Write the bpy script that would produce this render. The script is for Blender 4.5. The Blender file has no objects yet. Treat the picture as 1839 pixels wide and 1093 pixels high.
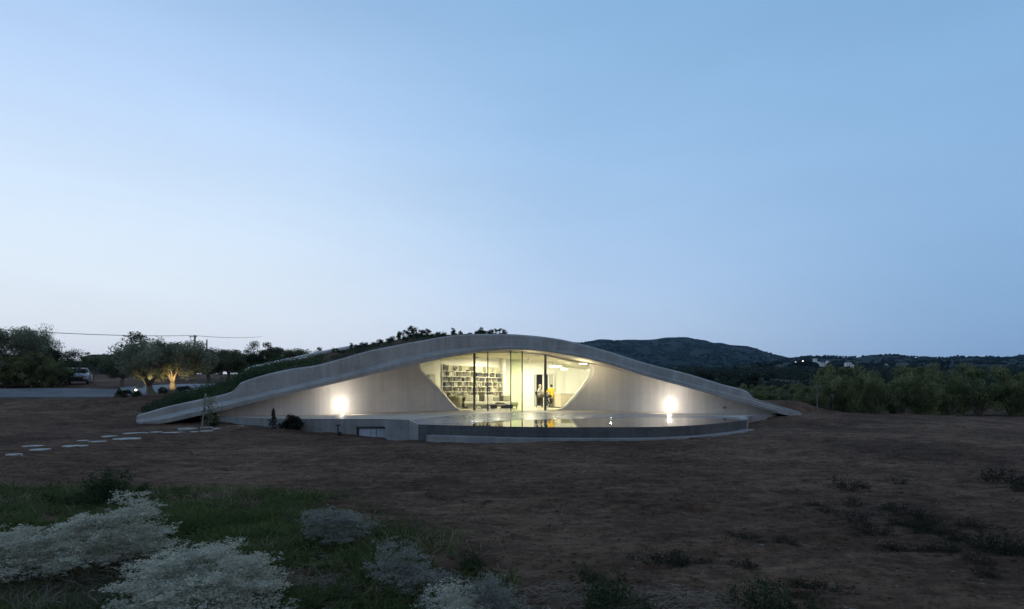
import bpy, bmesh, math, random
import numpy as np
from mathutils import Vector, Matrix
from mathutils.geometry import delaunay_2d_cdt

random.seed(7); RNG = np.random.default_rng(7)
S = bpy.context.scene
COL = S.collection
R = math.radians

# ------------------------------------------------------------------ camera
EYE = 1.7; FPX = 1020.0; CX = 919.5; HY = 700.0
def W(px, py, d):
    """a point of the place: bearing and height read off the photograph, at its real distance d"""
    return ((px - CX) / FPX * d, d, EYE + (HY - py) / FPX * d)
def X(px, d): return (px - CX) / FPX * d

cd = bpy.data.cameras.new('camera'); cam = bpy.data.objects.new('camera', cd); COL.objects.link(cam)
cam.location = (0, 0, EYE); cam.rotation_euler = (R(90), 0, 0)
cd.sensor_width = 36; cd.lens = 36 * FPX / 1839; cd.shift_y = (HY - 546.5) / 1839
cd.clip_start = 0.05; cd.clip_end = 12000
S.camera = cam

# ------------------------------------------------------------------ dusk sky
world = bpy.data.worlds.new('World'); S.world = world; world.use_nodes = True
nt = world.node_tree; nt.nodes.clear()
def N(t, **kw):
    n = nt.nodes.new(t)
    for k, v in kw.items(): setattr(n, k, v)
    return n
def Lk(a, b): nt.links.new(a, b)
tc = N('ShaderNodeTexCoord'); sep = N('ShaderNodeSeparateXYZ'); Lk(tc.outputs['Generated'], sep.inputs[0])
asin = N('ShaderNodeMath', operation='ARCSINE'); Lk(sep.outputs['Z'], asin.inputs[0])
el = N('ShaderNodeMapRange'); Lk(asin.outputs[0], el.inputs['Value'])
el.inputs['From Min'].default_value = 0; el.inputs['From Max'].default_value = R(90)
flat = N('ShaderNodeVectorMath', operation='MULTIPLY'); Lk(tc.outputs['Generated'], flat.inputs[0]); flat.inputs[1].default_value = (1, 1, 0)
nrm = N('ShaderNodeVectorMath', operation='NORMALIZE'); Lk(flat.outputs[0], nrm.inputs[0])
GA = R(-52)
dot = N('ShaderNodeVectorMath', operation='DOT_PRODUCT'); Lk(nrm.outputs[0], dot.inputs[0]); dot.inputs[1].default_value = (math.sin(GA), math.cos(GA), 0)
ZEN = (.19, .295, .48)
def sky_ramp(stops):
    r = N('ShaderNodeValToRGB'); Lk(el.outputs[0], r.inputs[0]); e = r.color_ramp.elements
    r.color_ramp.interpolation = 'B_SPLINE' if False else 'EASE' if False else 'LINEAR'
    while len(e) < len(stops): e.new(0.5)
    for i, (deg, c) in enumerate(stops): e[i].position = deg / 90; e[i].color = (*c, 1)
    return r
r_left = sky_ramp([(0, (.74, .76, .86)), (4, (.80, .85, .94)), (9, (.80, .90, 1.0)), (16, (.69, .84, 1.02)), (24, (.52, .70, .98)), (34, (.34, .53, .82)), (50, (.23, .40, .66)), (88, ZEN)])
r_mid = sky_ramp([(0, (.56, .65, .80)), (5, (.57, .69, .87)), (10, (.50, .66, .90)), (16, (.43, .62, .885)), (24, (.345, .555, .84)), (34, (.275, .485, .765)), (50, (.21, .37, .62)), (88, ZEN)])
r_right = sky_ramp([(0, (.25, .395, .63)), (4, (.255, .42, .68)), (8, (.265, .455, .72)), (16, (.275, .475, .755)), (24, (.25, .455, .73)), (34, (.21, .405, .68)), (50, (.185, .33, .57)), (88, ZEN)])
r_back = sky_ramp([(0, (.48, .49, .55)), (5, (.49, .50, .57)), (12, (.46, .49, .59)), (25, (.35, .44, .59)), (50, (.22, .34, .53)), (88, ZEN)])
def band(lo, hi):
    m = N('ShaderNodeMapRange', interpolation_type='SMOOTHSTEP'); Lk(dot.outputs['Value'], m.inputs['Value'])
    m.inputs['From Min'].default_value = lo; m.inputs['From Max'].default_value = hi; return m.outputs[0]
def mixc(f, a, b):
    m = N('ShaderNodeMix', data_type='RGBA'); Lk(f, m.inputs[0]); Lk(a, m.inputs[6]); Lk(b, m.inputs[7]); return m.outputs[2]
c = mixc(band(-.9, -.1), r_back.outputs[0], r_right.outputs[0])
c = mixc(band(-.15, .72), c, r_mid.outputs[0])
c = mixc(band(.5, 1.0), c, r_left.outputs[0])
wn = N('ShaderNodeTexNoise'); wmp = N('ShaderNodeMapping'); wmp.inputs['Scale'].default_value = (1, 1, 5); Lk(tc.outputs['Generated'], wmp.inputs[0]); Lk(wmp.outputs[0], wn.inputs['Vector']); wn.inputs['Scale'].default_value = 2.2; wn.inputs['Detail'].default_value = 5
wr = N('ShaderNodeMapRange'); Lk(wn.outputs[0], wr.inputs['Value']); wr.inputs['From Min'].default_value = .3; wr.inputs['From Max'].default_value = .7; wr.inputs['To Min'].default_value = .97; wr.inputs['To Max'].default_value = 1.03
wv = N('ShaderNodeVectorMath', operation='SCALE'); Lk(c, wv.inputs[0]); Lk(wr.outputs[0], wv.inputs['Scale']); c = wv.outputs[0]
bg = N('ShaderNodeBackground'); Lk(c, bg.inputs[0]); bg.inputs[1].default_value = 1.0
wo = N('ShaderNodeOutputWorld'); Lk(bg.outputs[0], wo.inputs[0])

# ------------------------------------------------------------------ render settings
S.render.engine = 'CYCLES'
S.view_settings.view_transform = 'Standard'; S.view_settings.look = 'None'
S.view_settings.exposure = 0; S.view_settings.gamma = 1; S.view_settings.use_curve_mapping = False
S.cycles.use_denoising = True
try: S.cycles.denoiser = 'OPENIMAGEDENOISE'
except Exception: pass
S.cycles.max_bounces = 8; S.cycles.diffuse_bounces = 4; S.cycles.transparent_max_bounces = 12
S.cycles.caustics_reflective = False; S.cycles.caustics_refractive = False
S.cycles.sample_clamp_indirect = 4

# ------------------------------------------------------------------ materials
def mat(name, c1, c2=None, scale=4.0, rough=.85, bump=0.0, bscale=None, stretch=(1, 1, 1), island=0.0, c3=None, metal=0.0, spec=.3, detail=6, emit=None, estr=0, bdist=.02, trans=0):
    m = bpy.data.materials.new(name); m.use_nodes = True; t = m.node_tree; b = t.nodes['Principled BSDF']
    b.inputs['Roughness'].default_value = rough; b.inputs['Metallic'].default_value = metal
    b.inputs['Specular IOR Level'].default_value = spec
    b.inputs['Base Color'].default_value = (*c1, 1)
    L = t.links.new
    co = None
    if c2 is not None or bump:
        tx = t.nodes.new('ShaderNodeTexCoord'); mp = t.nodes.new('ShaderNodeMapping'); mp.inputs['Scale'].default_value = stretch
        L(tx.outputs['Object'], mp.inputs[0]); co = mp.outputs[0]
    col = None
    if c2 is not None:
        n = t.nodes.new('ShaderNodeTexNoise'); n.inputs['Scale'].default_value = scale; n.inputs['Detail'].default_value = detail; n.inputs['Roughness'].default_value = .62
        L(co, n.inputs['Vector'])
        r = t.nodes.new('ShaderNodeValToRGB'); L(n.outputs[0], r.inputs[0])
        e = r.color_ramp.elements; e[0].position = .32; e[0].color = (*c1, 1); e[1].position = .68; e[1].color = (*c2, 1)
        if c3 is not None:
            k = e.new(.5); k.color = (*c3, 1)
        col = r.outputs[0]
    if island:
        g = t.nodes.new('ShaderNodeNewGeometry'); mr = t.nodes.new('ShaderNodeMapRange')
        L(g.outputs['Random Per Island'], mr.inputs[0]); mr.inputs[3].default_value = 1 - island; mr.inputs[4].default_value = 1 + island
        vm = t.nodes.new('ShaderNodeVectorMath'); vm.operation = 'SCALE'
        if col is not None: L(col, vm.inputs[0])
        else: vm.inputs[0].default_value = c1
        L(mr.outputs[0], vm.inputs['Scale']); col = vm.outputs[0]
    if col is not None: L(col, b.inputs['Base Color'])
    if island and col is not None:
        tl = t.nodes.new('ShaderNodeBsdfTranslucent'); L(col, tl.inputs[0]); mx = t.nodes.new('ShaderNodeMixShader'); mx.inputs[0].default_value = .48
        L(b.outputs[0], mx.inputs[1]); L(tl.outputs[0], mx.inputs[2]); L(mx.outputs[0], t.nodes['Material Output'].inputs[0])
    if bump:
        n2 = t.nodes.new('ShaderNodeTexNoise'); n2.inputs['Scale'].default_value = bscale or scale * 3; n2.inputs['Detail'].default_value = 8
        L(co, n2.inputs['Vector']); bp = t.nodes.new('ShaderNodeBump'); bp.inputs['Strength'].default_value = bump; bp.inputs['Distance'].default_value = bdist
        L(n2.outputs[0], bp.inputs['Height']); L(bp.outputs[0], b.inputs['Normal'])
    if emit: b.inputs['Emission Color'].default_value = (*emit, 1); b.inputs['Emission Strength'].default_value = estr
    if trans:
        b.inputs['Transmission Weight'].default_value = trans
    return m

def concrete(name, lo, hi, streak=(1.2, 1.2, .12), rough=.75):
    m = bpy.data.materials.new(name); m.use_nodes = True; t = m.node_tree; b = t.nodes['Principled BSDF']; L = t.links.new
    tx = t.nodes.new('ShaderNodeTexCoord')
    def noise(sc, st, det=7):
        mp = t.nodes.new('ShaderNodeMapping'); mp.inputs['Scale'].default_value = st; L(tx.outputs['Object'], mp.inputs[0])
        n = t.nodes.new('ShaderNodeTexNoise'); n.inputs['Scale'].default_value = sc; n.inputs['Detail'].default_value = det; n.inputs['Roughness'].default_value = .65
        L(mp.outputs[0], n.inputs['Vector']); return n.outputs[0]
    a = noise(.7, (1, 1, 1)); s = noise(2.6, streak); f = noise(14, (1, 1, 1)); bd = noise(1.0, (.15, .15, 4.5), 3)
    def math_(op, x, y):
        k = t.nodes.new('ShaderNodeMath'); k.operation = op
        for i, v in enumerate((x, y)):
            if isinstance(v, (int, float)): k.inputs[i].default_value = v
            else: L(v, k.inputs[i])
        return k.outputs[0]
    v = math_('ADD', math_('MULTIPLY', a, .36), math_('ADD', math_('MULTIPLY', s, .3), math_('ADD', math_('MULTIPLY', f, .20), math_('MULTIPLY', bd, .14))))
    r = t.nodes.new('ShaderNodeValToRGB'); L(v, r.inputs[0]); e = r.color_ramp.elements
    e[0].position = .41; e[0].color = (*[v * .88 for v in lo], 1); e[1].position = .59; e[1].color = (*[v * 1.05 for v in hi], 1)
    L(r.outputs[0], b.inputs['Base Color']); b.inputs['Roughness'].default_value = rough; b.inputs['Specular IOR Level'].default_value = .3
    bp = t.nodes.new('ShaderNodeBump'); bp.inputs['Strength'].default_value = .25; bp.inputs['Distance'].default_value = .01; L(f, bp.inputs['Height']); L(bp.outputs[0], b.inputs['Normal'])
    return m

M = {}
M['fascia'] = concrete('board_marked_concrete', (.265, .252, .235), (.355, .34, .32))
M['wall'] = concrete('wall_concrete', (.56, .535, .505), (.59, .565, .535), (1.6, 1.6, .06))
M['retain'] = concrete('retaining_concrete', (.19, .18, .172), (.28, .27, .255))
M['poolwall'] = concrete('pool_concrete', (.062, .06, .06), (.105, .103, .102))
M['terrace'] = concrete('terrace_concrete', (.40, .35, .29), (.50, .44, .37), (1, 1, 1), .5)
M['deck'] = concrete('wet_deck_concrete', (.20, .21, .23), (.30, .31, .33), (1, 1, 1), .22)
M['floor'] = mat('interior_floor', (.42, .38, .30), (.5, .46, .37), 2, .35)
M['plaster'] = mat('cream_plaster', (.70, .68, .56), (.76, .74, .62), 1.5, .8)
M['white'] = mat('white_plaster', (.82, .81, .74), (.85, .84, .78), 1.5, .8)
M['ceil'] = mat('ceiling_plaster', (.66, .62, .46), (.72, .68, .5), 1.2, .8)
M['steel'] = mat('dark_steel', (.06, .065, .07), rough=.45, metal=.3)
M['post'] = mat('grey_steel', (.10, .115, .125), rough=.5)
M['soil'] = None
M['bark'] = mat('olive_bark', (.13, .105, .08), (.24, .20, .15), 9, .9, .8, 14, (1, 1, .3))
M['twig'] = mat('dry_twig', (.13, .10, .085), (.2, .165, .14), 12, .9)
M['olive'] = mat('olive_leaves', (.09, .11, .06), (.175, .195, .11), .9, .7, island=.45)
M['olive_pale'] = mat('olive_leaves_silvery', (.17, .185, .12), (.29, .305, .20), .9, .7, island=.45)
M['dark_leaf'] = mat('evergreen_leaves', (.04, .056, .032), (.085, .105, .055), .9, .65, island=.5)
M['hedge_leaf'] = mat('hedge_leaves', (.07, .082, .038), (.34, .34, .155), 1.1, .75, island=.55, c3=(.17, .185, .08))
M['roof_leaf'] = mat('roof_shrub_leaves', (.03, .045, .025), (.06, .08, .045), 2, .7, island=.5)
M['cover_leaf'] = mat('ground_cover_leaves', (.03, .06, .025), (.06, .10, .04), 1.2, .7, island=.5)
M['silver'] = mat('silver_shrub_leaves', (.44, .43, .345), (.60, .59, .48), 3, .85, island=.3)
M['silver_dim'] = mat('grey_shrub_leaves', (.21, .21, .175), (.33, .33, .28), 3, .85, island=.35)
M['grass'] = mat('grass_blades', (.05, .078, .020), (.115, .138, .048), 1.1, .75, island=.5)
M['weed'] = mat('weed_leaves', (.020, .022, .013), (.042, .042, .026), 2, .8, island=.5)
M['weed_green'] = mat('green_weed_leaves', (.026, .042, .016), (.05, .07, .03), 2, .8, island=.5)
M['straw'] = mat('dry_straw', (.20, .16, .12), (.32, .27, .21), 4, .9, island=.35)
M['cypress'] = mat('cypress_leaves', (.018, .03, .022), (.035, .05, .035), 1, .8, island=.4)
M['valley_leaf'] = mat('valley_tree_leaves', (.02, .03, .02), (.05, .062, .042), .3, .8, island=.4)
M['drive_pale'] = mat('pale_paving', (.22, .22, .225), (.32, .32, .325), .7, .8, .2, 6)
M['drive'] = mat('pale_driveway_concrete', (.105, .105, .11), (.165, .165, .17), .7, .8, .2, 6)
M['stone'] = mat('pale_stepping_stone', (.24, .22, .195), (.46, .435, .40), 5, .85, .4, 30)
M['hill'] = None
M['pebble'] = mat('field_stone', (.16, .13, .11), (.30, .26, .22), 7, .9, island=.3)
M['metalw'] = mat('white_metal', (.7, .7, .66), rough=.4)
M['black'] = mat('black_plastic', (.02, .02, .022), rough=.5)

def soil_mat():
    m = bpy.data.materials.new('tilled_red_soil'); m.use_nodes = True; t = m.node_tree; b = t.nodes['Principled BSDF']; L = t.links.new
    g = t.nodes.new('ShaderNodeNewGeometry')
    def noise(sc, st=(1, 1, 1), det=8, ro=.65):
        mp = t.nodes.new('ShaderNodeMapping'); mp.inputs['Scale'].default_value = st; L(g.outputs['Position'], mp.inputs[0])
        n = t.nodes.new('ShaderNodeTexNoise'); n.inputs['Scale'].default_value = sc; n.inputs['Detail'].default_value = det; n.inputs['Roughness'].default_value = ro
        L(mp.outputs[0], n.inputs['Vector']); return n.outputs[0]
    big = noise(.22); fur = noise(2.3, (.6, 1.4, 1)); fine = noise(8, (.8, 1.2, 1)); grit = noise(36)
    def ma(op, x, y):
        k = t.nodes.new('ShaderNodeMath'); k.operation = op
        for i, v in enumerate((x, y)):
            if isinstance(v, (int, float)): k.inputs[i].default_value = v
            else: L(v, k.inputs[i])
        return k.outputs[0]
    v = ma('ADD', ma('MULTIPLY', big, .36), ma('ADD', ma('MULTIPLY', fur, .26), ma('ADD', ma('MULTIPLY', fine, .25), ma('MULTIPLY', grit, .14))))
    r = t.nodes.new('ShaderNodeValToRGB'); L(v, r.inputs[0]); e = r.color_ramp.elements
    e[0].position = .41; e[0].color = (.032, .018, .012, 1); e[1].position = .60; e[1].color = (.205, .126, .080, 1)
    k = e.new(.5); k.color = (.090, .052, .033, 1)
    L(r.outputs[0], b.inputs['Base Color']); b.inputs['Roughness'].default_value = .95; b.inputs['Specular IOR Level'].default_value = .1
    h = ma('ADD', ma('MULTIPLY', fur, .5), ma('ADD', ma('MULTIPLY', fine, .35), ma('MULTIPLY', grit, .12)))
    bp = t.nodes.new('ShaderNodeBump'); bp.inputs['Strength'].default_value = 1.0; bp.inputs['Distance'].default_value = .14; L(h, bp.inputs['Height']); L(bp.outputs[0], b.inputs['Normal'])
    return m
M['soil'] = soil_mat()
M['hill'] = mat('scrub_hillside', (.011, .017, .013), (.036, .038, .028), .012, .95, 0, None, (1, 1, 1), c3=(.018, .024, .018), detail=10, spec=.1)
M['scrub'] = mat('hillside_scrub_leaves', (.010, .017, .012), (.024, .032, .022), .02, .9, island=.5, spec=.1)
M['field'] = mat('dry_field', (.030, .032, .025), (.075, .07, .055), .03, .95, spec=.1)

def glass_mat(name, tint, refl=.08):
    m = bpy.data.materials.new(name); m.use_nodes = True; t = m.node_tree; t.nodes.clear(); L = t.links.new
    tr = t.nodes.new('ShaderNodeBsdfTransparent'); tr.inputs[0].default_value = (*tint, 1)
    gl = t.nodes.new('ShaderNodeBsdfGlossy'); gl.inputs['Roughness'].default_value = .02
    fr = t.nodes.new('ShaderNodeFresnel'); fr.inputs[0].default_value = 1.45
    mx = t.nodes.new('ShaderNodeMixShader'); L(fr.outputs[0], mx.inputs[0]); L(tr.outputs[0], mx.inputs[1]); L(gl.outputs[0], mx.inputs[2])
    o = t.nodes.new('ShaderNodeOutputMaterial'); L(mx.outputs[0], o.inputs[0]); return m
M['glass'] = glass_mat('clear_glass', (.97, .98, .95))
M['glass_green'] = glass_mat('green_glass', (.86, .92, .78))
M['car_glass'] = mat('car_glass', (.03, .035, .04), rough=.08, spec=.6)
def water_mat():
    m = mat('pool_water', (.035, .042, .05), rough=.015, spec=.5, bump=.02, bscale=2.2, c2=(.04, .05, .06), scale=.3, stretch=(1, 2.2, 1), bdist=.02)
    m.node_tree.nodes['Principled BSDF'].inputs['IOR'].default_value = 1.4; return m
M['water'] = water_mat()
def emis(name, c, s):
    return mat(name, (.8, .8, .8), emit=c, estr=s)
M['lampglow'] = emis('lamp_glass_lit', (1, .93, .78), 30)
M['pendglow'] = emis('pendant_diffuser_lit', (1, .97, .75), 6)
M['floorglow'] = emis('floor_lamp_lit', (1, .97, .9), 1.3)
M['spotglow'] = emis('spotlight_lens_lit', (1, .86, .5), 12)
M['farglow'] = emis('distant_lamp_lit', (1, .93, .8), 5)

# ------------------------------------------------------------------ mesh helpers
class MB:
    def __init__(s): s.v = []; s.f = []
    def add(s, vs, fs):
        o = len(s.v); s.v += [tuple(v) for v in vs]; s.f += [tuple(i + o for i in f) for f in fs]; return s
    def box(s, c, d, rz=0, ry=0):
        q = Matrix.Rotation(rz, 3, 'Z') @ Matrix.Rotation(ry, 3, 'Y'); c = Vector(c)
        vs = [c + q @ Vector((x * d[0] / 2, y * d[1] / 2, z * d[2] / 2)) for x in (-1, 1) for y in (-1, 1) for z in (-1, 1)]
        return s.add(vs, [(0, 1, 3, 2), (4, 6, 7, 5), (0, 4, 5, 1), (2, 3, 7, 6), (0, 2, 6, 4), (1, 5, 7, 3)])
    def tube(s, pts, rad, n=7):
        pts = [Vector(p) for p in pts]; rad = rad if isinstance(rad, (list, tuple)) else [rad] * len(pts)
        rings = []; ref = Vector((0, 0, 1))
        for i, p in enumerate(pts):
            t = (pts[min(i + 1, len(pts) - 1)] - pts[max(i - 1, 0)]).normalized()
            a = t.cross(ref if abs(t.dot(ref)) < .95 else Vector((1, 0, 0))).normalized(); b = t.cross(a)
            rings.append([p + (a * math.cos(2 * math.pi * k / n) + b * math.sin(2 * math.pi * k / n)) * rad[i] for k in range(n)])
        vs = [v for r in rings for v in r]; fs = []
        for i in range(len(pts) - 1):
            for k in range(n): fs.append((i * n + k, i * n + (k + 1) % n, (i + 1) * n + (k + 1) % n, (i + 1) * n + k))
        fs.append(tuple(range(n - 1, -1, -1))); fs.append(tuple((len(pts) - 1) * n + k for k in range(n)))
        return s.add(vs, fs)
    def lathe(s, prof, c=(0, 0, 0), n=14):
        vs = []; fs = []
        for r, z in prof: vs += [(c[0] + r * math.cos(2 * math.pi * k / n), c[1] + r * math.sin(2 * math.pi * k / n), c[2] + z) for k in range(n)]
        for i in range(len(prof) - 1):
            for k in range(n): fs.append((i * n + k, i * n + (k + 1) % n, (i + 1) * n + (k + 1) % n, (i + 1) * n + k))
        fs.append(tuple(range(n - 1, -1, -1))); fs.append(tuple((len(prof) - 1) * n + k for k in range(n)))
        return s.add(vs, fs)
    def ball(s, c, r, n=10, m=6):
        prof = [(max(1e-4, math.sin(math.pi * i / m)), -math.cos(math.pi * i / m)) for i in range(m + 1)]
        o = len(s.v); s.lathe(prof, (0, 0, 0), n); r = r if isinstance(r, (tuple, list)) else (r, r, r)
        for i in range(o, len(s.v)): v = s.v[i]; s.v[i] = (c[0] + v[0] * r[0], c[1] + v[1] * r[1], c[2] + v[2] * r[2])
        return s
    def grid(s, rows):
        nr = len(rows); nc = len(rows[0])
        return s.add([p for r in rows for p in r], [(i * nc + j, i * nc + j + 1, (i + 1) * nc + j + 1, (i + 1) * nc + j) for i in range(nr - 1) for j in range(nc - 1)])
    def prism(s, pts, z0, z1):
        n = len(pts); vs = [(p[0], p[1], z0) for p in pts] + [(p[0], p[1], z1) for p in pts]
        return s.add(vs, [tuple(range(n - 1, -1, -1)), tuple(range(n, 2 * n))] + [(i, (i + 1) % n, n + (i + 1) % n, n + i) for i in range(n)])
    def build(s, name, m, parent=None, smooth=False, bevel=0):
        off = wloc(parent)
        me = bpy.data.meshes.new(name); me.from_pydata([(v[0] - off[0], v[1] - off[1], v[2] - off[2]) for v in s.v], [], s.f); me.update()
        return link(name, me, m, parent, smooth, bevel)

def wloc(o):
    v = Vector((0, 0, 0))
    while o is not None: v = v + o.location; o = o.parent
    return v
def link(name, me, m, parent=None, smooth=False, bevel=0):
    if m is not None: me.materials.append(M[m] if isinstance(m, str) else m)
    o = bpy.data.objects.new(name, me); COL.objects.link(o)
    if parent is not None: o.parent = parent
    if smooth: me.polygons.foreach_set('use_smooth', [True] * len(me.polygons))
    if bevel:
        b = o.modifiers.new('edge', 'BEVEL'); b.width = bevel; b.segments = 2; b.limit_method = 'ANGLE'
    return o
def tag(o, label=None, cat=None, group=None, kind=None):
    for k, v in (('label', label), ('category', cat), ('group', group), ('kind', kind)):
        if v: o[k] = v
    return o
def thing(name, loc, label, cat, group=None):
    o = bpy.data.objects.new(name, None); COL.objects.link(o); o.location = loc; o.empty_display_size = .2
    return tag(o, label, cat, group)
def copy_tree(o, parent=None):
    c = o.copy(); COL.objects.link(c)
    if parent is not None: c.parent = parent
    for ch in [x for x in COL.objects if x.parent == o]: copy_tree(ch, c)
    return c
def npmesh(name, v, quads):
    me = bpy.data.meshes.new(name); v = np.ascontiguousarray(v, dtype=np.float32); q = np.ascontiguousarray(quads, dtype=np.int32); k = q.shape[1]
    me.vertices.add(len(v)); me.vertices.foreach_set('co', v.ravel())
    me.loops.add(q.size); me.loops.foreach_set('vertex_index', q.ravel())
    me.polygons.add(len(q)); me.polygons.foreach_set('loop_start', np.arange(0, q.size, k, dtype=np.int32)); me.polygons.foreach_set('loop_total', np.full(len(q), k, dtype=np.int32))
    me.update(calc_edges=True); me.validate(); return me
def unit(a): return a / np.maximum(np.linalg.norm(a, axis=1, keepdims=True), 1e-9)
def leaves(name, c, d, length, width, rng):
    """rhombic leaves: centres c, axis d (any length), per-leaf length and width"""
    n = len(c); d = unit(d); s = unit(np.cross(d, rng.normal(size=(n, 3))))
    L = np.broadcast_to(length, (n,))[:, None] * .5; w = np.broadcast_to(width, (n,))[:, None] * .5
    nn = np.cross(d, s) * (w * .5)
    v = np.stack([c - d * L, c + s * w + nn, c + d * L, c - s * w + nn], 1).reshape(-1, 3)
    return npmesh(name, v, np.arange(4 * n).reshape(n, 4))
def pchip(xs, ys):
    xs = np.array(xs, float); ys = np.array(ys, float); h = np.diff(xs); dl = np.diff(ys) / h; m = np.zeros(len(xs))
    for i in range(1, len(xs) - 1):
        if dl[i - 1] * dl[i] > 0:
            w1 = 2 * h[i] + h[i - 1]; w2 = h[i] + 2 * h[i - 1]; m[i] = (w1 + w2) / (w1 / dl[i - 1] + w2 / dl[i])
    m[0] = dl[0]; m[-1] = dl[-1]
    def f(x):
        x = np.clip(np.asarray(x, float), xs[0], xs[-1]); i = np.clip(np.searchsorted(xs, x) - 1, 0, len(h) - 1); t = (x - xs[i]) / h[i]
        return (2 * t**3 - 3 * t**2 + 1) * ys[i] + (t**3 - 2 * t**2 + t) * h[i] * m[i] + (-2 * t**3 + 3 * t**2) * ys[i + 1] + (t**3 - t**2) * h[i] * m[i + 1]
    return f
def cv(pts): return pchip([p[0] for p in pts], [p[1] for p in pts])
def fill(poly, step, extra=()):
    """triangulated polygon with an interior lattice (2D)"""
    P = np.array(poly, float); n = len(P)
    xs = np.arange(P[:, 0].min() + step * .5, P[:, 0].max(), step); ys = np.arange(P[:, 1].min() + step * .5, P[:, 1].max(), step)
    gx, gy = [a.ravel() for a in np.meshgrid(xs, ys)]
    ins = np.zeros(len(gx), bool)
    for i in range(n):
        a, b = P[i], P[(i + 1) % n]
        cnd = ((a[1] > gy) != (b[1] > gy)); ins ^= cnd & (gx < (b[0] - a[0]) * (gy - a[1]) / (b[1] - a[1] + 1e-12) + a[0])
    pts = [Vector((a, b)) for a, b in P] + [Vector((a, b)) for a, b in zip(gx[ins], gy[ins])]
    r = delaunay_2d_cdt(pts, [], [list(range(n))], 1, 1e-5)
    return [(v[0], v[1]) for v in r[0]], [tuple(f) for f in r[2]]

# ------------------------------------------------------------------ terrain
ZT = .46                                   # terrace level
ctl = [(25, 814, 15), (245, 777, 22.3), (424, 764.5, 24.8), (265, 758, 26.5), (100, 740, 30), (40, 716, 38), (180, 716, 37), (100, 700, 44), (140, 692, 47), (308, 706, 36), (365, 694, 43), (400, 690, 46), (230, 714, 35.5),
       (-150, 740, 28), (-150, 700, 44), (640, 788, 23.2), (580, 780, 23.5), (500, 771, 24.0), (390, 757, 26.6), (330, 764, 25.4), (770, 793, 19.6), (1000, 794, 18.2), (1200, 791, 18.4), (1300, 782, 20.3), (1356, 772, 23.6), (1362, 768, 24.6), (1376, 760, 26), (1388, 754, 27.6), (1400, 748, 28.6), (1345, 775, 22.4),
       (1440, 745, 28.8), (1500, 747, 32), (1600, 746, 36), (1839, 749, 38), (2200, 749, 38), (1420, 719, 36), (1405, 716, 44), (1468, 744, 34.5), (1475, 744, 39), (1455, 745, 32), (1500, 745, 42), (1700, 746, 42), (1700, 780, 22), (1500, 770, 25), (2000, 790, 20), (1400, 800, 17)]
C = [(*W(*p)[:2], W(*p)[2]) for p in ctl]
for x in (-14, -9, -5, 0, 5, 9, 14):
    for y in (1.5, 4.4, 8, 12): C.append((x, y, 0.0))
for x in (-4, 0, 4): C.append((x, 16, -.02))
C += [(x, y, -.5) for x in (-4, 0, 4, 7) for y in (24, 28, 32, 36, 40)] + [(-8, 30, -.4), (-7, 35, -.3), (-12, 27.5, .1), (11, 31, -.1), (9, 36, -.2)]
C += [(-14, 40, 1.6), (-8, 46, 1.6), (0, 50, 1.4), (10, 48, .9), (-30, 30, .6), (30, 30, 0), (40, 12, 0), (-40, 12, 0)]
C = np.array(C)
def left_rise(y): return np.interp(y, [0, 30, 47, 100, 160, 400, 6000], [0, .6, 2.07, 4.5, 6.2, 7.5, 8])
def right_rise(y): return np.interp(y, [0, 42, 60, 120, 250, 450, 700, 6000], [0, 0, .7, 3.5, 9.0, 17.5, 20, 20])
def ground_z(x, y):
    x = np.asarray(x, float); y = np.asarray(y, float); shp = x.shape; x = x.ravel(); y = y.ravel()
    d2 = (x[:, None] - C[None, :, 0])**2 + (y[:, None] - C[None, :, 1])**2 + .35
    w = d2**-1.9; near = (w * C[:, 2]).sum(1) / w.sum(1)
    k = np.clip(x / np.maximum(y, 1) / .25 * .5 + .5, 0, 1); k = k * k * (3 - 2 * k)
    far = left_rise(y) * (1 - k) + right_rise(y) * k
    t = np.clip((np.hypot(x * .9, y) - 44) / 18, 0, 1); t = t * t * (3 - 2 * t)
    return (near * (1 - t) + far * t).reshape(shp)
def gz0(x, y): return float(ground_z(np.array([x]), np.array([y]))[0])
def gz(x, y): x = np.array([x]); y = np.array([y]); return float((ground_z(x, y) + soil_relief(x, y))[0])

def vnoise(x, y, seed=0):
    """smooth value noise, numpy"""
    xi = np.floor(x).astype(int); yi = np.floor(y).astype(int); fx = x - xi; fy = y - yi; fx = fx * fx * (3 - 2 * fx); fy = fy * fy * (3 - 2 * fy)
    def h(a, b): 
        v = np.sin(a * 127.1 + b * 311.7 + seed * 74.7) * 43758.5453; return v - np.floor(v)
    return (h(xi, yi) * (1 - fx) + h(xi + 1, yi) * fx) * (1 - fy) + (h(xi, yi + 1) * (1 - fx) + h(xi + 1, yi + 1) * fx) * fy - .5

def soil_relief(x, y):
    fade = np.clip((70 - y) / 25, 0, 1)
    r = .08 * vnoise(x * .35, y * 1.3, 1) + .06 * vnoise(x * .8, y * 2.6, 2) + .05 * vnoise(x * 2.2, y * 6, 3) + .035 * vnoise(x * 5, y * 12, 4)
    return r * fade
def axis(segs):
    out = []
    for a, b, n in segs: out += list(np.linspace(a, b, n, endpoint=False))
    return out
xs = axis([(-5000, -700, 10), (-700, -120, 14), (-120, -45, 24), (-45, -13, 100), (-13, 13, 250), (13, 45, 100), (45, 120, 24), (120, 700, 14), (700, 5000, 10)]) + [5000]
ys = axis([(-200, -6, 8), (-6, 1.5, 24), (1.5, 9, 150), (9, 20, 130), (20, 50, 130), (50, 80, 30), (80, 300, 24), (300, 1200, 16), (1200, 6000, 10)]) + [6000]
gx, gy = np.meshgrid(np.array(xs), np.array(ys))
gzv = ground_z(gx, gy) + soil_relief(gx, gy)
def keep_under(px0, px1, d0, d1, z):
    pass
nr, nc = gx.shape
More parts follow.
